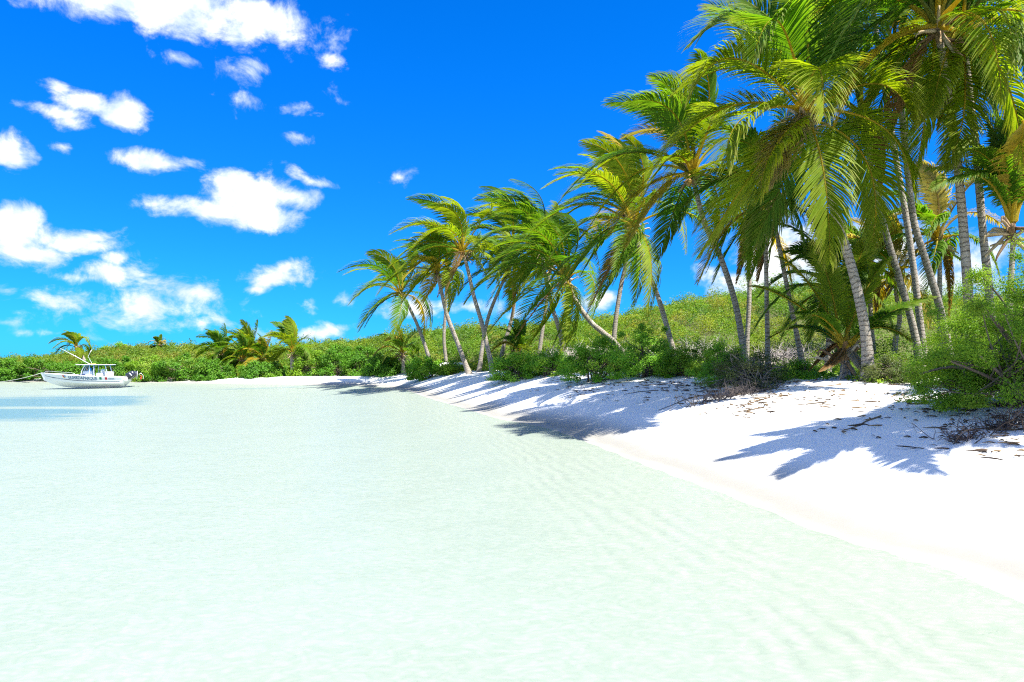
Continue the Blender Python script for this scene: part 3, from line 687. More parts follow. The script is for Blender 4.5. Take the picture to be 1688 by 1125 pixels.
MANG = [(15, 65.4, 2.9, 2.3, 'rounded mangrove at the far left edge behind the mooring rope'), (75, 64.8, 3., 2.2, 'mangrove directly behind the bow of the white boat'), (135, 64.4, 3., 2.3, 'mangrove behind the console of the white boat'),
        (190, 64.2, 2.9, 2.2, 'mangrove behind the black outboard motor'), (240, 64, 2.7, 2.3, 'mangrove right of the outboard motor behind the white float'), (292, 63.2, 2.9, 2.7, 'tall rounded mangrove with stilt roots, left of the mangrove clump palms'),
        (338, 63.2, 2.2, 2.2, 'mangrove touching the bushy palm of the clump'), (352, 62.5, 1.7, 1.7, 'low mangrove in front of the bushy palm of the clump'), (425, 62, 1.8, 1.6, 'low mangrove on the sand in front of the pale upright palm'), (440, 66, 2.2, 2.2, 'mangrove between the yellow low palm and the wind-combed palm'), (512, 63, 2.5, 2.9, 'full round mangrove right of the wind-combed palm'),
        (556, 62, 2.4, 3.0, 'highest mangrove where the far beach begins'), (600, 60, 2.2, 2.4, 'light green mangrove behind the narrow white sand strip'), (636, 57, 1.9, 1.7, 'small shrub at the right end of the mangroves')]
for i, (px, d, r, h, lab) in enumerate(MANG):
    shrub('mangrove', sat(px, d), r, r * .8, h, 60, 9500, .17, 'mangrove' if i not in (4, 10) else 'sunny', lab, MG, 30 + i, clump=.5, cat='mangrove', stems=12, stemcol=(.22, .17, .13))
shrub('dark_thicket', sat(398, 65.5), 2.4, 1.2, .9, 40, 2500, .15, 'dull', 'dark bare-stemmed thicket under the yellow low palm', None, 50, clump=.4, cat='thicket', stems=40, stemcol=(.09, .07, .06))
shrub('hill_shrub', sat(195, 107), 3., 2., 1.5, 40, 3000, .26, 'bush', 'dark isolated shrub on the crest of the far hill above the motor', None, 51, clump=.6)

def dead_brush(c, rx, ry, h, n, label, col, seed, r=.012, group='dry grey brush'):
    rng = np.random.default_rng(300 + seed); z0 = ground(*c); mb = MB()
    for i in range(n):
        b = np.array([c[0] + rng.normal() * rx * .4, c[1] + rng.normal() * ry * .4, z0 - .03]); b[2] = ground(b[0], b[1]) - .02
        a = rng.random() * 6.28; L = h * (.6 + .9 * rng.random())
        d = nrm(np.array([math.cos(a) * 1.0, math.sin(a) * .8, .25 + .9 * rng.random()]))
        p = [b, b + d * L * .5 + rng.normal(size=3) * .05, b + d * L + np.array([0, 0, -.25 * L * rng.random()])]
        p[2][2] = max(p[2][2], z0 + .02)
        cc = np.array(col) * (.6 + .8 * rng.random())
        P = catmull(p, 4); tube(mb, P, np.linspace(r, r * .25, len(P)), 4, col=cc, cap=False)
        for k in range(4):
            s0 = P[rng.integers(3, len(P) - 1)]; e = s0 + nrm(rng.normal(size=3) + d) * L * .4
            e[2] = max(e[2], z0 + .02)
            tube(mb, catmull([s0, (s0 + e) / 2 + rng.normal(size=3) * .03, e], 3), np.linspace(r * .5, r * .15, 7), 3, col=cc, cap=False)
    o = mb.build('dry_brush', M['twig'], origin=(c[0], c[1], z0)); return tag(o, label, 'dry brush', group)
dead_brush(sat(1665, 8.75), .9, .35, .27, 90, 'tangle of bare dark twigs on the sand under the large bright bush', (.10, .075, .06), 1, .008)
dead_brush(sat(1590, 8.6), .18, .15, .20, 34, 'small dark twig clump lying on the sand at the tip of the twig tangle', (.12, .09, .08), 2, .007)
dead_brush(sat(1205, 15.9), 1.3, .45, .33, 170, 'grey leafless brush along the sand in front of the half-dry bush', (.15, .13, .125), 3, .009)
dead_brush(sat(955, 36), 1.9, 1.2, 1.1, 150, 'silvery leafless shrub on the slope behind the strongly bent palm', (.48, .45, .41), 4, .025)
dead_brush(sat(1150, 30), 1.5, 1.2, 1.0, 120, 'pale leafless shrub on the slope right of the stout leaning palm', (.46, .44, .40), 5, .02)
dead_brush(sat(1300, 25), 1.6, 1.0, .9, 150, 'mauve-grey leafless shrub on the slope behind the thin palms', (.38, .34, .34), 6, .018)

# ------------------------------------------------------------------ dense low growth over the hill (one mass)
def hill_mass():
    rng = np.random.default_rng(77); mb = MB()
    cs = []
    n = 60000
    px = rng.uniform(-140, 1900, n); y = 14 + 112 * rng.random(n) ** .75
    x = (px - CX) / F * y
    _, D, ty, Y0, cap = hill_params(x, y)
    s = shore_dist(x, y)
    ok = (y > Y0 - 1.5) & (y < D + 5) & (s > 1.8)
    x, y, px, D, Y0 = x[ok], y[ok], px[ok], D[ok], Y0[ok]
    # thin out so that neighbours are about a metre apart
    r = .45 + .5 * rng.random(len(x)) ** 1.5 + .004 * y
    keep = []; cell = {}
    for i in range(len(x)):
        k = (int(x[i] // 2), int(y[i] // 2)); good = True
        for a in (-1, 0, 1):
            for b in (-1, 0, 1):
                for j in cell.get((k[0] + a, k[1] + b), ()):
                    if (x[i] - x[j]) ** 2 + (y[i] - y[j]) ** 2 < (.62 * (r[i] + r[j])) ** 2: good = False; break
                if not good: break
            if not good: break
        if good: keep.append(i); cell.setdefault(k, []).append(i)
    k = np.array(keep); x, y, r, px, D, Y0 = x[k], y[k], r[k], px[k], D[k], Y0[k]
    z = H(x, y); N = len(x)
    hgt = r * (.55 + .55 * rng.random(N)) * np.where(rng.random(N) < .2, 1.6, 1)
    near = sstep(y, Y0 - 1, Y0 + 5); hgt *= .45 + .55 * near
    cols, w = GREEN['hill']; pc = pal(rng, N, cols, w)
    zone = fbm(x * .09, y * .09, 4)[:, None]
    pc = pc * (.75 + .5 * zone) + np.array((.03, .02, 0)) * np.clip(zone - .45, 0, 1)
    far = sstep(y, 60, 115)[:, None]; pc = pc * (1 - far * .3) + np.array((.17, .19, .03)) * far * .3
    # lower left of the slope, near the path of palms, is a fresher green
    fresh = (sstep(Y0 + 9 - y, 0, 8) * sstep(px, 620, 900))[:, None]; pc = pc * (1 - fresh * .6) + np.array((.115, .215, .02)) * fresh * .6
    Lf = np.clip(.0026 * y, .05, .25)
    per = np.clip((5.2 * r * r * 1.0 / (Lf ** 2 * .55)) * 1.0, 40, 420).astype(int)
    idx = np.repeat(np.arange(N), per); m = len(idx)
    d = nrm(rng.normal(size=(m, 3))); d[:, 2] = np.abs(d[:, 2]) * 1.15 - .12; d = nrm(d)
    rr = .70 + .38 * rng.random(m)
    bump = .82 + .36 * vnoise(d[:, 0] * 2.6 + idx * 1.7, d[:, 1] * 2.6 + d[:, 2] * 2.6 + idx * .9, 3)
    P = np.stack([x[idx] + d[:, 0] * r[idx] * rr * bump, y[idx] + d[:, 1] * r[idx] * rr * bump, z[idx] + d[:, 2] * hgt[idx] * rr * bump], -1)
    nv = nrm(d * .8 + rng.normal(size=(m, 3)) * .42 + [0, 0, .3])
    col = pc[idx] * (.8 + .4 * rng.random((m, 1)))
    br = rng.random(m) < .009; col[br] = np.array((.30, .17, .05)) * (.6 + .8 * rng.random((br.sum(), 1)))
    leaf_quads(mb, P, nv, Lf[idx] * (.7 + .7 * rng.random(m)), Lf[idx] * .62 * (.7 + .6 * rng.random(m)), col, rng)
    o = mb.build('hill_shrubbery', M['leaf'], smooth=False, origin=(0, 50, 2)); tag(o, 'dense low green and yellow-green scrub covering the whole dune hill', 'shrubbery', kind='stuff')
    print('hill', N, m)
hill_mass()

# grassy ground cover at the back of the beach under the palms
def ground_cover():
    rng = np.random.default_rng(78); mb = MB(); n = 26000
    px = rng.uniform(1120, 1800, n); y = rng.uniform(12, 25, n); x = (px - CX) / F * y; s = shore_dist(x, y)
    m = fbm(x * .5, y * .5, 31) ; ok = (s > 5.2 + m * 2.6) & (fbm(x * 1.6, y * 1.6, 33) > .36)
    x, y = x[ok], y[ok]; n = len(x); z = H(x, y)
    P = np.stack([x, y, z + .10 * rng.random(n)], -1)
    nv = nrm(rng.normal(size=(n, 3)) * .5 + [0, 0, .7])
    cols, w = GREEN['sunny']; col = pal(rng, n, cols, w) * (.6 + .7 * rng.random((n, 1)))
    leaf_quads(mb, P, nv, .09 * (.6 + .8 * rng.random(n)), .05 * (.6 + .8 * rng.random(n)), col, rng)
    tag(mb.build('ground_cover', M['leaf'], smooth=False, origin=(7, 17, 1.5)), 'low green creeping plants on the sand under the palms', 'ground cover', kind='stuff')
ground_cover()

# drift litter: flakes of weed, twigs and bark lying on the sand
def litter():
    rng = np.random.default_rng(79); mb = MB()
    n = 12500; y = rng.uniform(7.5, 34, n); px = rng.uniform(800, 1740, n); x = (px - CX) / F * y; s = shore_dist(x, y)
    line = np.exp(-((s - 4.1 + .8 * (fbm(x * .3, y * .3, 5) - .5)) / .55) ** 2) + .55 * np.exp(-((s - 3.1) / .35) ** 2) * (fbm(x * .5, y * .5, 8) > .47) + .16 * ((s > 2.3) & (s < 6))
    line *= .4 + 1.4 * (fbm(x * .9, y * .9, 12) > .45)
    ok = (rng.random(n) < line) & (s > 1.5) & (s < 7.5)
    x, y = x[ok], y[ok]; n = len(x); z = H(x, y)
    cols = np.array([(.10, .065, .04), (.17, .12, .07), (.06, .045, .035), (.24, .17, .10)])
    cc = pal(rng, n, cols)
    for i in range(n):
        a = rng.normal() * .7 + 2.9; L = .03 + .13 * rng.random() ** 2.5; d = np.array([math.cos(a), math.sin(a), 0])
        q = np.array([-d[1], d[0], 0]); c0 = np.array([x[i], y[i], z[i] + .012])
        p = [c0 - d * L, c0 + q * L * .35 * rng.normal() + [0, 0, .012], c0 + d * L]
        tube(mb, catmull(p, 2), np.array([.35, .9, 1., .8, .3]) * (.004 + .010 * rng.random()), 4, col=cc[i], cap=False)
    # a few longer sticks and palm stalks
    for i in range(34):
        yy = rng.uniform(8.5, 20); xx = (rng.uniform(1000, 1680) - CX) / F * yy; s = shore_dist(xx, yy)[0]
        if s < 2.4 or s > 6: continue
        a = rng.normal() * .5 + 2.9; L = .2 + .45 * rng.random(); d = np.array([math.cos(a), math.sin(a), 0]); q = np.array([-d[1], d[0], 0])
        pts = [np.array([xx, yy, 0]) + d * L * t + q * .08 * L * rng.normal() for t in (-1, -.3, .3, 1)]
        for p in pts: p[2] = ground(p[0], p[1]) + .014
        tube(mb, catmull(pts, 4), np.linspace(.013, .006, 13), 5, col=cols[rng.integers(4)] * 1.2)
    tag(mb.build('beach_litter', M['twig'], smooth=True, origin=(4, 14, 1)), 'brown twigs and weed flakes strewn over the white sand', 'beach litter', kind='stuff')
litter()
# ------------------------------------------------------------------ the patrol boat
def boat():
    ang = rad(12)                                                         # bow to the left, a little towards us
    u = np.array([-math.cos(ang), -math.sin(ang), 0]); v = np.array([math.sin(ang), -math.cos(ang), 0]); k = np.array([0, 0, 1.])   # u: to the bow, v: to the side we see
    stern = np.array([(217 - CX) / F * 57.5, 57.5, 0.])
    root = empty('patrol_boat', stern + u * 3.4, 'white open patrol boat with T-top roof moored near the far shore', 'boat')
    KB = np.array([.87, .87, .80]); root.scale = [float(q) for q in KB]
    Lh = 7.1
    def W(a, b, c): return stern + u * a + v * b + k * c                  # along, across, up
    ns = 26; X = np.linspace(0, 1, ns)
    sheer_h = .76 + .42 * X ** 1.7; sheer_b = 1.18 * np.clip(1 - np.clip((X - .38) / .62, 0, 1) ** 2.3, .015, 1)
    ch_b = sheer_b * (.84 - .30 * X ** 2); ch_h = .10 + .52 * np.clip((X - .35) / .65, 0, 1) ** 2
    keel = -.34 + .78 * np.clip((X - .55) / .45, 0, 1) ** 3
    rake = np.where(X > .9, (X - .9) * 1.2, 0)
    rings = []
    for i in range(ns):
        a = X[i] * Lh
        def pt(b, h): return W(a + (h - .5) * (.35 * X[i] ** 3) - (.22 * (.76 - h) if False else 0) + (-.28 * (h - .1) if i == 0 else 0), b, h)
        mid_b = ch_b[i] * .45 + sheer_b[i] * .55; mid_h = ch_h[i] * .42 + sheer_h[i] * .58
        r = [pt(0, keel[i]), pt(ch_b[i], ch_h[i]), pt(mid_b, mid_h), pt(sheer_b[i], sheer_h[i]), pt(sheer_b[i] - .03 * min(1, sheer_b[i] * 5), sheer_h[i] + .03),
             pt(sheer_b[i] * .86, sheer_h[i] + .03), pt(sheer_b[i] * .84, sheer_h[i] - .10)]
        r = r + [pt(-b2, h2) for b2, h2 in ((sheer_b[i] * .84, sheer_h[i] - .10), (sheer_b[i] * .86, sheer_h[i] + .03), (sheer_b[i] - .03 * min(1, sheer_b[i] * 5), sheer_h[i] + .03), (sheer_b[i], sheer_h[i]), (mid_b, mid_h), (ch_b[i], ch_h[i]))]
        rings.append(r)
    mb = MB(); loft(mb, rings); mb.build('hull', M['gel'], root, smooth=False)
    def side(X_, t, o=.006):                                             # a point on the visible topside: t 0 at the chine, 1 at the sheer
        sb, shh, cb, chh = np.interp(X_, X, sheer_b), np.interp(X_, X, sheer_h), np.interp(X_, X, ch_b), np.interp(X_, X, ch_h)
        if t < .58: q = t / .58; b = cb + (cb * .45 + sb * .55 - cb) * q; h = chh + (chh * .42 + shh * .58 - chh) * q
        else: q = (t - .58) / .42; b0 = cb * .45 + sb * .55; h0 = chh * .42 + shh * .58; b = b0 + (sb - b0) * q; h = h0 + (shh - h0) * q
        return W(X_ * Lh + (h - .5) * .35 * X_ ** 3, b + o, h)
    def strip(name, x0, x1, tl, th, mat, n=24, o=.008):
        mb = MB(); rg = []
        for X_ in np.linspace(x0, x1, n):
            tm = tl(X_) if callable(tl) else tl; tn = th(X_) if callable(th) else th
            rg.append([side(X_, tm, o), side(X_, tn, o), side(X_, tn, o - .012), side(X_, tm, o - .012)])
        loft(mb, rg); return mb.build(name, mat, root, smooth=False)
    strip('stripe', .03, .955, lambda q: .30 + .30 * q ** 6, lambda q: .38 + .32 * q ** 6, M['navy'])
    strip('rubbing_strake', .0, .985, .95, 1.0, M['gelgrey'], o=.03)
    fl = [('flag_panel', .245, .272, M['fgreen']), ('flag_panel', .178, .205, M['fred'])]
    for nm, a, b, m in fl: strip(nm, a, b, .56, .92, m, 6)
    for (tl_, th_) in ((.60, .64), (.70, .74), (.80, .84)): strip('small_print', .09, .165, tl_, th_, M['letter'], 6)
    strip('emblem', .690, .716, .58, .84, M['gold'], 6); strip('emblem_band', .684, .70, .72, .95, M['blue'], 5, .012); strip('emblem_band', .705, .722, .72, .95, M['fred'], 5, .012)
    # lettering on the topside
    cu = bpy.data.curves.new('lettering', 'FONT'); cu.body = 'GUARDAPARQUE'; cu.size = 1; cu.extrude = .0; cu.offset = .035
    tmp = bpy.data.objects.new('lettering_text', cu); COL.objects.link(tmp); bpy.context.view_layer.update()
    me = bpy.data.meshes.new_from_object(tmp.evaluated_get(bpy.context.evaluated_depsgraph_get())); bpy.data.objects.remove(tmp); bpy.data.curves.remove(cu)
    co = np.array([q.co[:] for q in me.vertices]); x0, x1 = co[:, 0].min(), co[:, 0].max()
    org = parent_loc(root)
    for q, c in zip(me.vertices, co):
        X_ = .655 - (c[0] - x0) / (x1 - x0) * (.655 - .30)
        q.co = side(X_, .52 + c[1] / .72 * .42, .014) - org
    me.materials.clear(); me.materials.append(M['letter']); lo = bpy.data.objects.new('lettering', me); COL.objects.link(lo); lo.parent = root
    # deck, console, T-top
    mb = MB(); rg = []
    for i in range(ns): rg.append([W(X[i] * Lh * .985 + .02, sheer_b[i] * .85, .42 + .35 * X[i] ** 2), W(X[i] * Lh * .985 + .02, -sheer_b[i] * .85, .42 + .35 * X[i] ** 2), W(X[i] * Lh * .985 + .02, -sheer_b[i] * .85, .38 + .35 * X[i] ** 2), W(X[i] * Lh * .985 + .02, sheer_b[i] * .85, .38 + .35 * X[i] ** 2)])
    loft(mb, rg); mb.build('deck', M['gelgrey'], root)
    Mx = np.stack([u, v, k], 1)
    mb = MB(); rbox(mb, W(3.25, 0, .92), (.95, .9, 1.0), .06, M=Mx, taper=.82); con = mb.build('console', M['gel'], root)
    mb = MB(); rbox(mb, W(3.42, 0, 1.70), (.05, .85, .55), .02, M=Mx @ np.array([[1, 0, -.35], [0, 1, 0], [0, 0, 1]])); mb.build('windscreen', M['glass'], con)
    mb = MB(); rbox(mb, W(3.55, .464, 1.0), (.34, .02, .12), .005, M=Mx); mb.build('console_vent', M['navy'], con)
    mb = MB(); rbox(mb, W(3.02, .25, 1.55), (.22, .3, .32), .03, M=Mx); mb.build('instrument_pod', M['blue'], con)
    mb = MB(); th = np.linspace(0, 2 * np.pi, 17); tube(mb, np.array([W(2.72 + .06 * math.sin(t), .22 + .19 * math.cos(t), 1.36 + .19 * math.sin(t)) for t in th]), .018, 6, cap=False); mb.build('steering_wheel', M['black'], con)
    mb = MB(); rbox(mb, W(2.15, 0, .82), (.55, .95, .75), .05, M=Mx); rbox(mb, W(2.0, 0, 1.36), (.12, .95, .36), .04, M=Mx); mb.build('leaning_seat', M['gel'], root)
    mb = MB(); rbox(mb, W(2.60, 0, 2.03), (2.95, 1.7, .06), .035, M=Mx); tt = mb.build('canopy', M['gel'], root)
    mb = MB(); rbox(mb, W(2.60, 0, 1.99), (2.7, 1.55, .02), .008, M=Mx); mb.build('canopy_lining', M['blue'], tt)
    for b in (.62, -.62):
        for pts in ([(3.75, b, .62), (3.62, b * .98, 1.4), (3.35, b, 1.99)], [(2.55, b, .55), (2.62, b, 1.99)], [(3.0, b, .55), (2.95, b, 1.99)], [(1.32, b, .72), (1.62, b, 1.99)]):
            mb = MB(); tube(mb, catmull([W(*p) for p in pts], 5), .035, 8); mb.build('canopy_post', M['alu'], root)
    mb = MB(); rbox(mb, W(1.35, .3, .98), (.62, .55, .5), .05, M=Mx); cb_ = mb.build('cooler', M['gel'], root)
    mb = MB(); rbox(mb, W(1.35, .3, 1.262), (.66, .59, .06), .02, M=Mx); mb.build('cooler_lid', M['gel'], cb_)
    mb = MB(); rbox(mb, W(1.42, .585, 1.02), (.14, .02, .12), .005, M=Mx); mb.build('cooler_latch', M['gold'], cb_)
    for (a, b, c, e) in ((2.9, .55, 2.06, (5.35, .95, 3.72)),):
        mb = MB(); tube(mb, np.array([W(a, b, c), W((a + e[0]) / 2, (b + e[1]) / 2, (c + e[2]) / 2 + .02), W(*e)]), [.035, .028, .018], 8); mb.build('outrigger_pole', M['alu'], root)
    mb = MB(); tube(mb, np.array([W(3.1, -.5, 2.06), W(3.5, -.55, 2.9), W(3.2, -.6, 3.62)]), [.02, .016, .012], 6); mb.build('antenna', M['alu'], root)
    mb = MB(); rbox(mb, W(2.75, .3, 2.12), (.42, .34, .12), .05, M=Mx); mb.build('canopy_box', M['gold'], root)
    for a in (4.4, 5.2, 6.0, 6.6):
        pass
    mb = MB(); rl = [W(q * Lh + .25 * q, float(np.interp(q, X, sheer_b)) * .9, float(np.interp(q, X, sheer_h)) + .03 + hh) for q, hh in ((.55, .0), (.58, .22), (.75, .24), (.9, .22), (.96, .0))]
    tube(mb, catmull(rl, 5), .016, 6); mb.build('bow_rail', M['alu'], root)
    # outboard, tilted up
    eng = MB(); tl = rad(52)
    E = np.array([[math.cos(tl), 0, math.sin(tl)], [0, 1, 0], [-math.sin(tl), 0, math.cos(tl)]]).T
    for b in (.34, -.34):
        Me = Mx @ E
        o = W(-.55, b, .98)
        mb = MB(); rbox(mb, o, (.66, .58, .86), .14, M=Me, taper=.86); eo = mb.build('outboard_motor', M['black'], root)
        mb = MB(); rbox(mb, o + Me @ np.array([0, 0, -.52]), (.38, .30, .56), .06, M=Me, taper=1.2); rbox(mb, o + Me @ np.array([.02, 0, -.98]), (.28, .15, .5), .04, M=Me)
        rbox(mb, o + Me @ np.array([-.04, 0, -1.0]), (.46, .26, .03), .012, M=Me); mb.build('drive_leg', M['black'], eo)
        mb = MB(); gp = o + Me @ np.array([-.05, 0, -1.2]); Pp = [gp + Me @ np.array([q, 0, 0]) for q in (.26, .15, -.1, -.2)]; tube(mb, np.array(Pp), [.03, .10, .10, .07], 10)
        rbox(mb, o + Me @ np.array([.02, 0, -1.36]), (.24, .02, .22), .008, M=Me); mb.build('gearcase', M['black'], eo)
        mb = MB()
        for j in range(3):
            a = j * 2.094; cth, sth = math.cos(a), math.sin(a)
            bl = np.array([[-.2 + .03, .05 * cth, .05 * sth], [-.24, .17 * cth - .07 * sth, .17 * sth + .07 * cth], [-.22, .2 * cth, .2 * sth], [-.18, .17 * cth + .07 * sth, .17 * sth - .07 * cth]])
            pt = (gp + (Me @ bl.T).T); n3 = Me @ np.array([.012, 0, 0]); loft(mb, [pt, pt + n3])
        mb.build('propeller', M['alu'], eo)
        mb = MB(); rbox(mb, o + Me @ np.array([0, .292 if b > 0 else -.292, .06]), (.36, .012, .10), .004, M=Me); mb.build('cowl_stripe', M['alu'], eo)
    mb = MB(); rbox(mb, W(-.16, 0, .52), (.3, 1.3, .5), .04, M=Mx); mb.build('engine_bracket', M['gel'], root)
    mb = MB(); tube(mb, np.array([W(-1.0, .1, .55), W(-1.05, .1, 1.35)]), .035, 8); mb.build('stern_post', M['alu'], root)
    mb = MB(); tube(mb, catmull([W(-1.2, .2, .95), W(-1.35, .2, 1.15), W(-1.6, .2, .85), W(-1.62, .2, .5)], 5), .018, 7); mb.build('hose_loop', M['alu'], root)
    mb = MB(); tube(mb, catmull([W(-1.35, .25, .45), W(-1.45, .25, .75), W(-1.35, .28, .9)], 4), [.04, .07, .07, .06, .05, .04, .04, .03, .03], 8); mb.build('red_fender', M['fred'], root)
    # mooring line
    bow = W(Lh * 1.025, 0, 1.17); far = np.array([(-95 - CX) / F * 60, 60, .02])
    bow = org + (bow - org) * KB
    P = [bow + (far - bow) * t + np.array([0, 0, -.55 * math.sin(math.pi * t) * (1 - t) ** .5]) for t in np.linspace(0, 1, 14)]
    mb = MB(); tube(mb, np.array(P), .016, 6); tag(mb.build('mooring_rope', M['rope'], origin=bow), 'white mooring rope running from the bow of the patrol boat to the left', 'rope')
boat()

def dinghy():
    c = np.array([*sat(752, 50), 0]); c[2] = ground(c[0], c[1]) + .02
    root = empty('dinghy', c, 'small upturned white dinghy lying on the sand behind the palms', 'boat')
    rg = []; ns = 16
    for X_ in np.linspace(-1, 1, ns):
        w = .72 * (1 - max(0, X_) ** 2.6 * .97) * (1 if X_ > -1 else .96); h = .62 * (1 - max(0, X_) ** 3 * .55)
        a = np.linspace(0, np.pi, 11)
        rg.append([(X_ * 1.75, -w * math.cos(t) * (1 if abs(math.cos(t)) < .8 else 1.0), h * math.sin(t) ** .75 + .06) for t in a] + [(X_ * 1.75, w * .92, .02), (X_ * 1.75, -w * .92, .02)])
    rg = np.array(rg); ct, st = math.cos(rad(-24)), math.sin(rad(-24))
    rg = (rg * [.66, .9, .75]) @ np.array([[ct, -st, 0], [st, ct, 0], [0, 0, 1]]).T + c + [0, 0, .10]
    mb = MB(); loft(mb, rg); mb.build('hull', M['pale'], root)
    mb = MB(); tube(mb, rg[:, 5] + [0, 0, .015], .03, 6); mb.build('keel', M['pale'], root)
dinghy()
def flt():
    p = np.array([(261 - CX) / F * 62.5, 62.5, 0.]); mb = MB(); th = np.linspace(0.02, np.pi - .02, 9); k = np.linspace(0, 2 * np.pi, 12, endpoint=False)
    loft(mb, np.stack([np.stack([np.sin(t) * np.cos(k) * .22, np.sin(t) * np.sin(k) * .22, np.full(12, np.cos(t) * .26 + .12)], -1) for t in th]) + p)
    tube(mb, np.array([p + [0, 0, .36], p + [0, 0, .62]]), [.06, .03], 8)
    tag(mb.build('mooring_float', M['gel'], origin=p), 'small white float on the water right of the outboard motor', 'float')
flt()

# ------------------------------------------------------------------ camera, sun, sky
cam = bpy.data.cameras.new('camera'); co = bpy.data.objects.new('camera', cam); COL.objects.link(co)
co.location = (0, 0, CAMZ); co.rotation_euler = (rad(90), 0, 0)
cam.sensor_width = 36; cam.lens = 36 * F / 1688; cam.shift_y = (HZ - 562.5) / 1688; cam.clip_end = 5000; cam.clip_start = .1
SC.camera = co
SUN_AZ = math.atan2(.78, -.62); SUN_EL = rad(59)
tosun = np.array([math.sin(SUN_AZ) * math.cos(SUN_EL), math.cos(SUN_AZ) * math.cos(SUN_EL), math.sin(SUN_EL)])
sl = bpy.data.lights.new('sun', 'SUN'); sl.energy = SUN_E; sl.angle = rad(.5); sl.color = (1., .955, .87)
so = bpy.data.objects.new('sun', sl); COL.objects.link(so)
import mathutils
so.rotation_euler = mathutils.Vector(tosun).to_track_quat('Z', 'Y').to_euler(); so.location = (30, -10, 60)

w = bpy.data.worlds.new('World'); SC.world = w; w.use_nodes = True; nt = w.node_tree; nt.nodes.clear(); g = G(nt)
sky = g.n('ShaderNodeTexSky', sky_type='NISHITA', sun_disc=False, sun_elevation=SUN_EL, sun_rotation=SUN_AZ, altitude=0, air_density=1., dust_density=.15, ozone_density=2.5)
tc = g.n('ShaderNodeTexCoord'); dirv = tc.outputs['Generated']
sp = g.n('ShaderNodeSeparateXYZ', {0: dirv}); dx, dy, dz = sp.outputs
az = g.math('ARCTAN2', dx, dy); el = g.math('ARCSINE', dz)
skyc = g.mixc(1., sky.outputs[0], SKY_TINT, 'MULTIPLY')
# deeper and more saturated blue higher up, cyan near the horizon
hz = g.ramp(el, -.02, .50)
skyc = g.mixc(1., skyc, g.mixc(hz, SKY_LOW, SKY_HIGH), 'MULTIPLY')
# clouds: patches with their own direction and size, broken up by noise
ae = g.n('ShaderNodeCombineXYZ', {0: az, 1: el, 2: 0.}).outputs[0]
st = g.n('ShaderNodeMapping', {'Vector': ae}); st.inputs['Scale'].default_value = (1., 1.25, 1.)
wn = g.n('ShaderNodeTexNoise', {'Vector': st.outputs[0], 'Scale': 9., 'Detail': 3.}, noise_dimensions='3D')
wv = g.n('ShaderNodeVectorMath', {0: wn.outputs['Color'], 1: (-.5, -.5, -.5)}, operation='ADD').outputs[0]
wp = g.n('ShaderNodeVectorMath', {0: wv, 1: (.07, .045, 0), 2: ae}, operation='MULTIPLY_ADD').outputs[0]
def pxdir(x, y): return math.atan((x - CX) / F), math.atan2(HZ - y, math.hypot(F, x - CX))
CL = [(255, 8, 265, 42, 1.25), (330, 45, 150, 26, 1.), (295, 90, 30, 11, .55), (85, 176, 60, 13, .95), (150, 164, 80, 18, 1.05), (208, 176, 42, 26, 1.1), (112, 192, 38, 14, .9), (92, 140, 28, 15, .9), (100, 233, 22, 9, .6), (12, 246, 34, 30, 1.1), (262, 263, 75, 15, .9),
      (400, 316, 66, 32, 1.25), (340, 345, 74, 20, 1.1), (425, 350, 66, 24, 1.15), (478, 318, 46, 20, 1.), (512, 293, 40, 10, .75), (370, 308, 40, 20, 1.), (44, 364, 30, 30, 1.15), (20, 380, 40, 36, 1.2), (50, 412, 80, 24, 1.15), (140, 396, 66, 19, 1.1), (172, 384, 24, 15, 1.), (185, 446, 72, 20, .85), (200, 428, 26, 20, .75), (140, 455, 50, 12, .65), (460, 457, 56, 20, 1.1), (485, 444, 30, 16, .9), (425, 470, 34, 11, .8),
      (230, 505, 135, 30, .72), (310, 478, 80, 22, .72), (160, 525, 70, 16, .55), (330, 536, 60, 17, .7), (530, 542, 55, 12, .75), (450, 545, 40, 10, .5), (660, 288, 26, 11, .6), (488, 180, 42, 13, .62), (545, 95, 22, 11, .5),
      (412, 112, 26, 15, .55), (365, 106, 50, 13, .42), (393, 163, 24, 10, .42), (472, 92, 14, 9, .42), (568, 167, 22, 12, .42), (490, 228, 20, 6, .42), (572, 500, 22, 7, .55), (690, 508, 55, 13, .8), (780, 512, 52, 12, .75),
      (860, 520, 40, 8, .6), (985, 500, 34, 13, .8), (1285, 420, 90, 62, 1.3), (1230, 470, 70, 40, 1.), (1500, 470, 120, 30, 1.1), (1440, 400, 90, 40, .9), (1600, 440, 100, 45, .9), (20, 527, 26, 7, .5), (100, 550, 40, 6, .4), (505, 500, 8, 12, .35), (0, 470, 14, 10, .5),
      (2100, 200, 200, 70, 1.2), (2400, 420, 300, 60, 1.1), (-500, 300, 250, 70, 1.2), (-700, 480, 300, 40, 1.)]
acc = None
for (x, y, hw, hh, wgt) in CL:
    a0, e0 = pxdir(x, y); a1, _ = pxdir(x + hw, y); _, e1 = pxdir(x, y - hh)
    inv = (1 / max(1e-3, abs(a1 - a0)), 1 / max(1e-3, abs(e1 - e0)), 0)
    inv = tuple(q / 1.12 for q in inv)
    t = g.n('ShaderNodeVectorMath', {0: wp, 1: inv, 2: (-a0 * inv[0], -e0 * inv[1], 0)}, operation='MULTIPLY_ADD').outputs[0]
    ln = g.n('ShaderNodeVectorMath', {0: t}, operation='LENGTH').outputs['Value']
    if wgt < .62: wgt *= .68
    f = g.math('MULTIPLY_ADD', ln, -wgt * .8, wgt)
    acc = f if acc is None else g.math('SMOOTH_MAX', acc, f, .12)
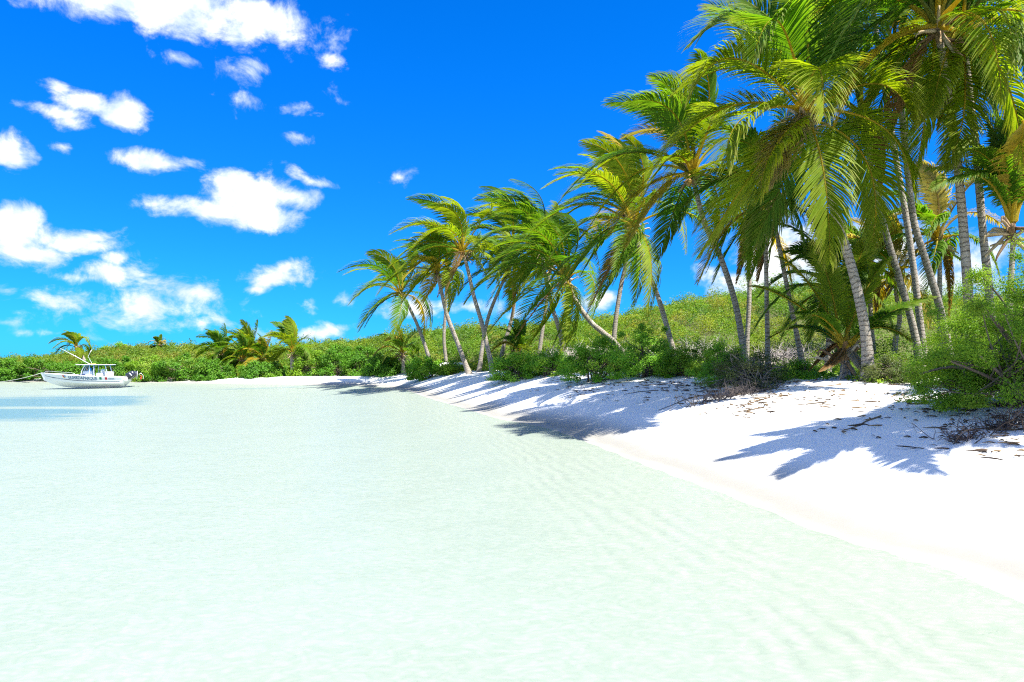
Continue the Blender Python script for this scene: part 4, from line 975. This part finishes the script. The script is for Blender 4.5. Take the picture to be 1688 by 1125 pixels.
fb = g.noise(st.outputs[0], 17., 10, .64, .3)
fb2 = g.noise(st.outputs[0], 7., 5, .6)
den = g.math('ADD', acc, g.math('MULTIPLY', g.math('SUBTRACT', fb, .5), 2.5))
den = g.math('ADD', den, g.math('MULTIPLY', g.math('SUBTRACT', fb2, .5), .5))
# clouds added out of view, overhead and behind the camera, as white shadow fill
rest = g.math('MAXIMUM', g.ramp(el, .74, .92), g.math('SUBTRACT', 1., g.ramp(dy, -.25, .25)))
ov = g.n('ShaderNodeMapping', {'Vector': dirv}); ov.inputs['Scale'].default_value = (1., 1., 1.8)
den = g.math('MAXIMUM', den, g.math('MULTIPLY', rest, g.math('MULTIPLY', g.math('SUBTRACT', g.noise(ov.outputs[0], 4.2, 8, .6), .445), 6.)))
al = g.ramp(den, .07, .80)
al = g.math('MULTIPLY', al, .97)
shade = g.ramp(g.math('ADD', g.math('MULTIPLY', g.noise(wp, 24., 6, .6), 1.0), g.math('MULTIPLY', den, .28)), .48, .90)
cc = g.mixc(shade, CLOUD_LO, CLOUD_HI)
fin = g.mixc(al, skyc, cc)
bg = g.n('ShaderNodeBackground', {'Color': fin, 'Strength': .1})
ow = nt.nodes.new('ShaderNodeOutputWorld'); nt.links.new(bg.outputs[0], ow.inputs[0])

vs = SC.view_settings; SC.display_settings.display_device = 'sRGB'; vs.view_transform = 'Standard'; vs.look = 'None'; vs.exposure = EXPO; vs.gamma = 1; vs.use_curve_mapping = False
cy = SC.cycles; cy.max_bounces = 7; cy.diffuse_bounces = 3; cy.glossy_bounces = 3; cy.transmission_bounces = 4; cy.transparent_max_bounces = 12
cy.caustics_reflective = False; cy.caustics_refractive = False; cy.sample_clamp_indirect = 6
cy.use_denoising = False; cy.pixel_filter_type = 'BLACKMAN_HARRIS'; cy.filter_width = 1.15; cy.denoiser = 'OPENIMAGEDENOISE'; cy.denoising_input_passes = 'RGB_ALBEDO_NORMAL'; cy.denoising_prefilter = 'ACCURATE'; cy.use_adaptive_sampling = True; cy.adaptive_threshold = .012
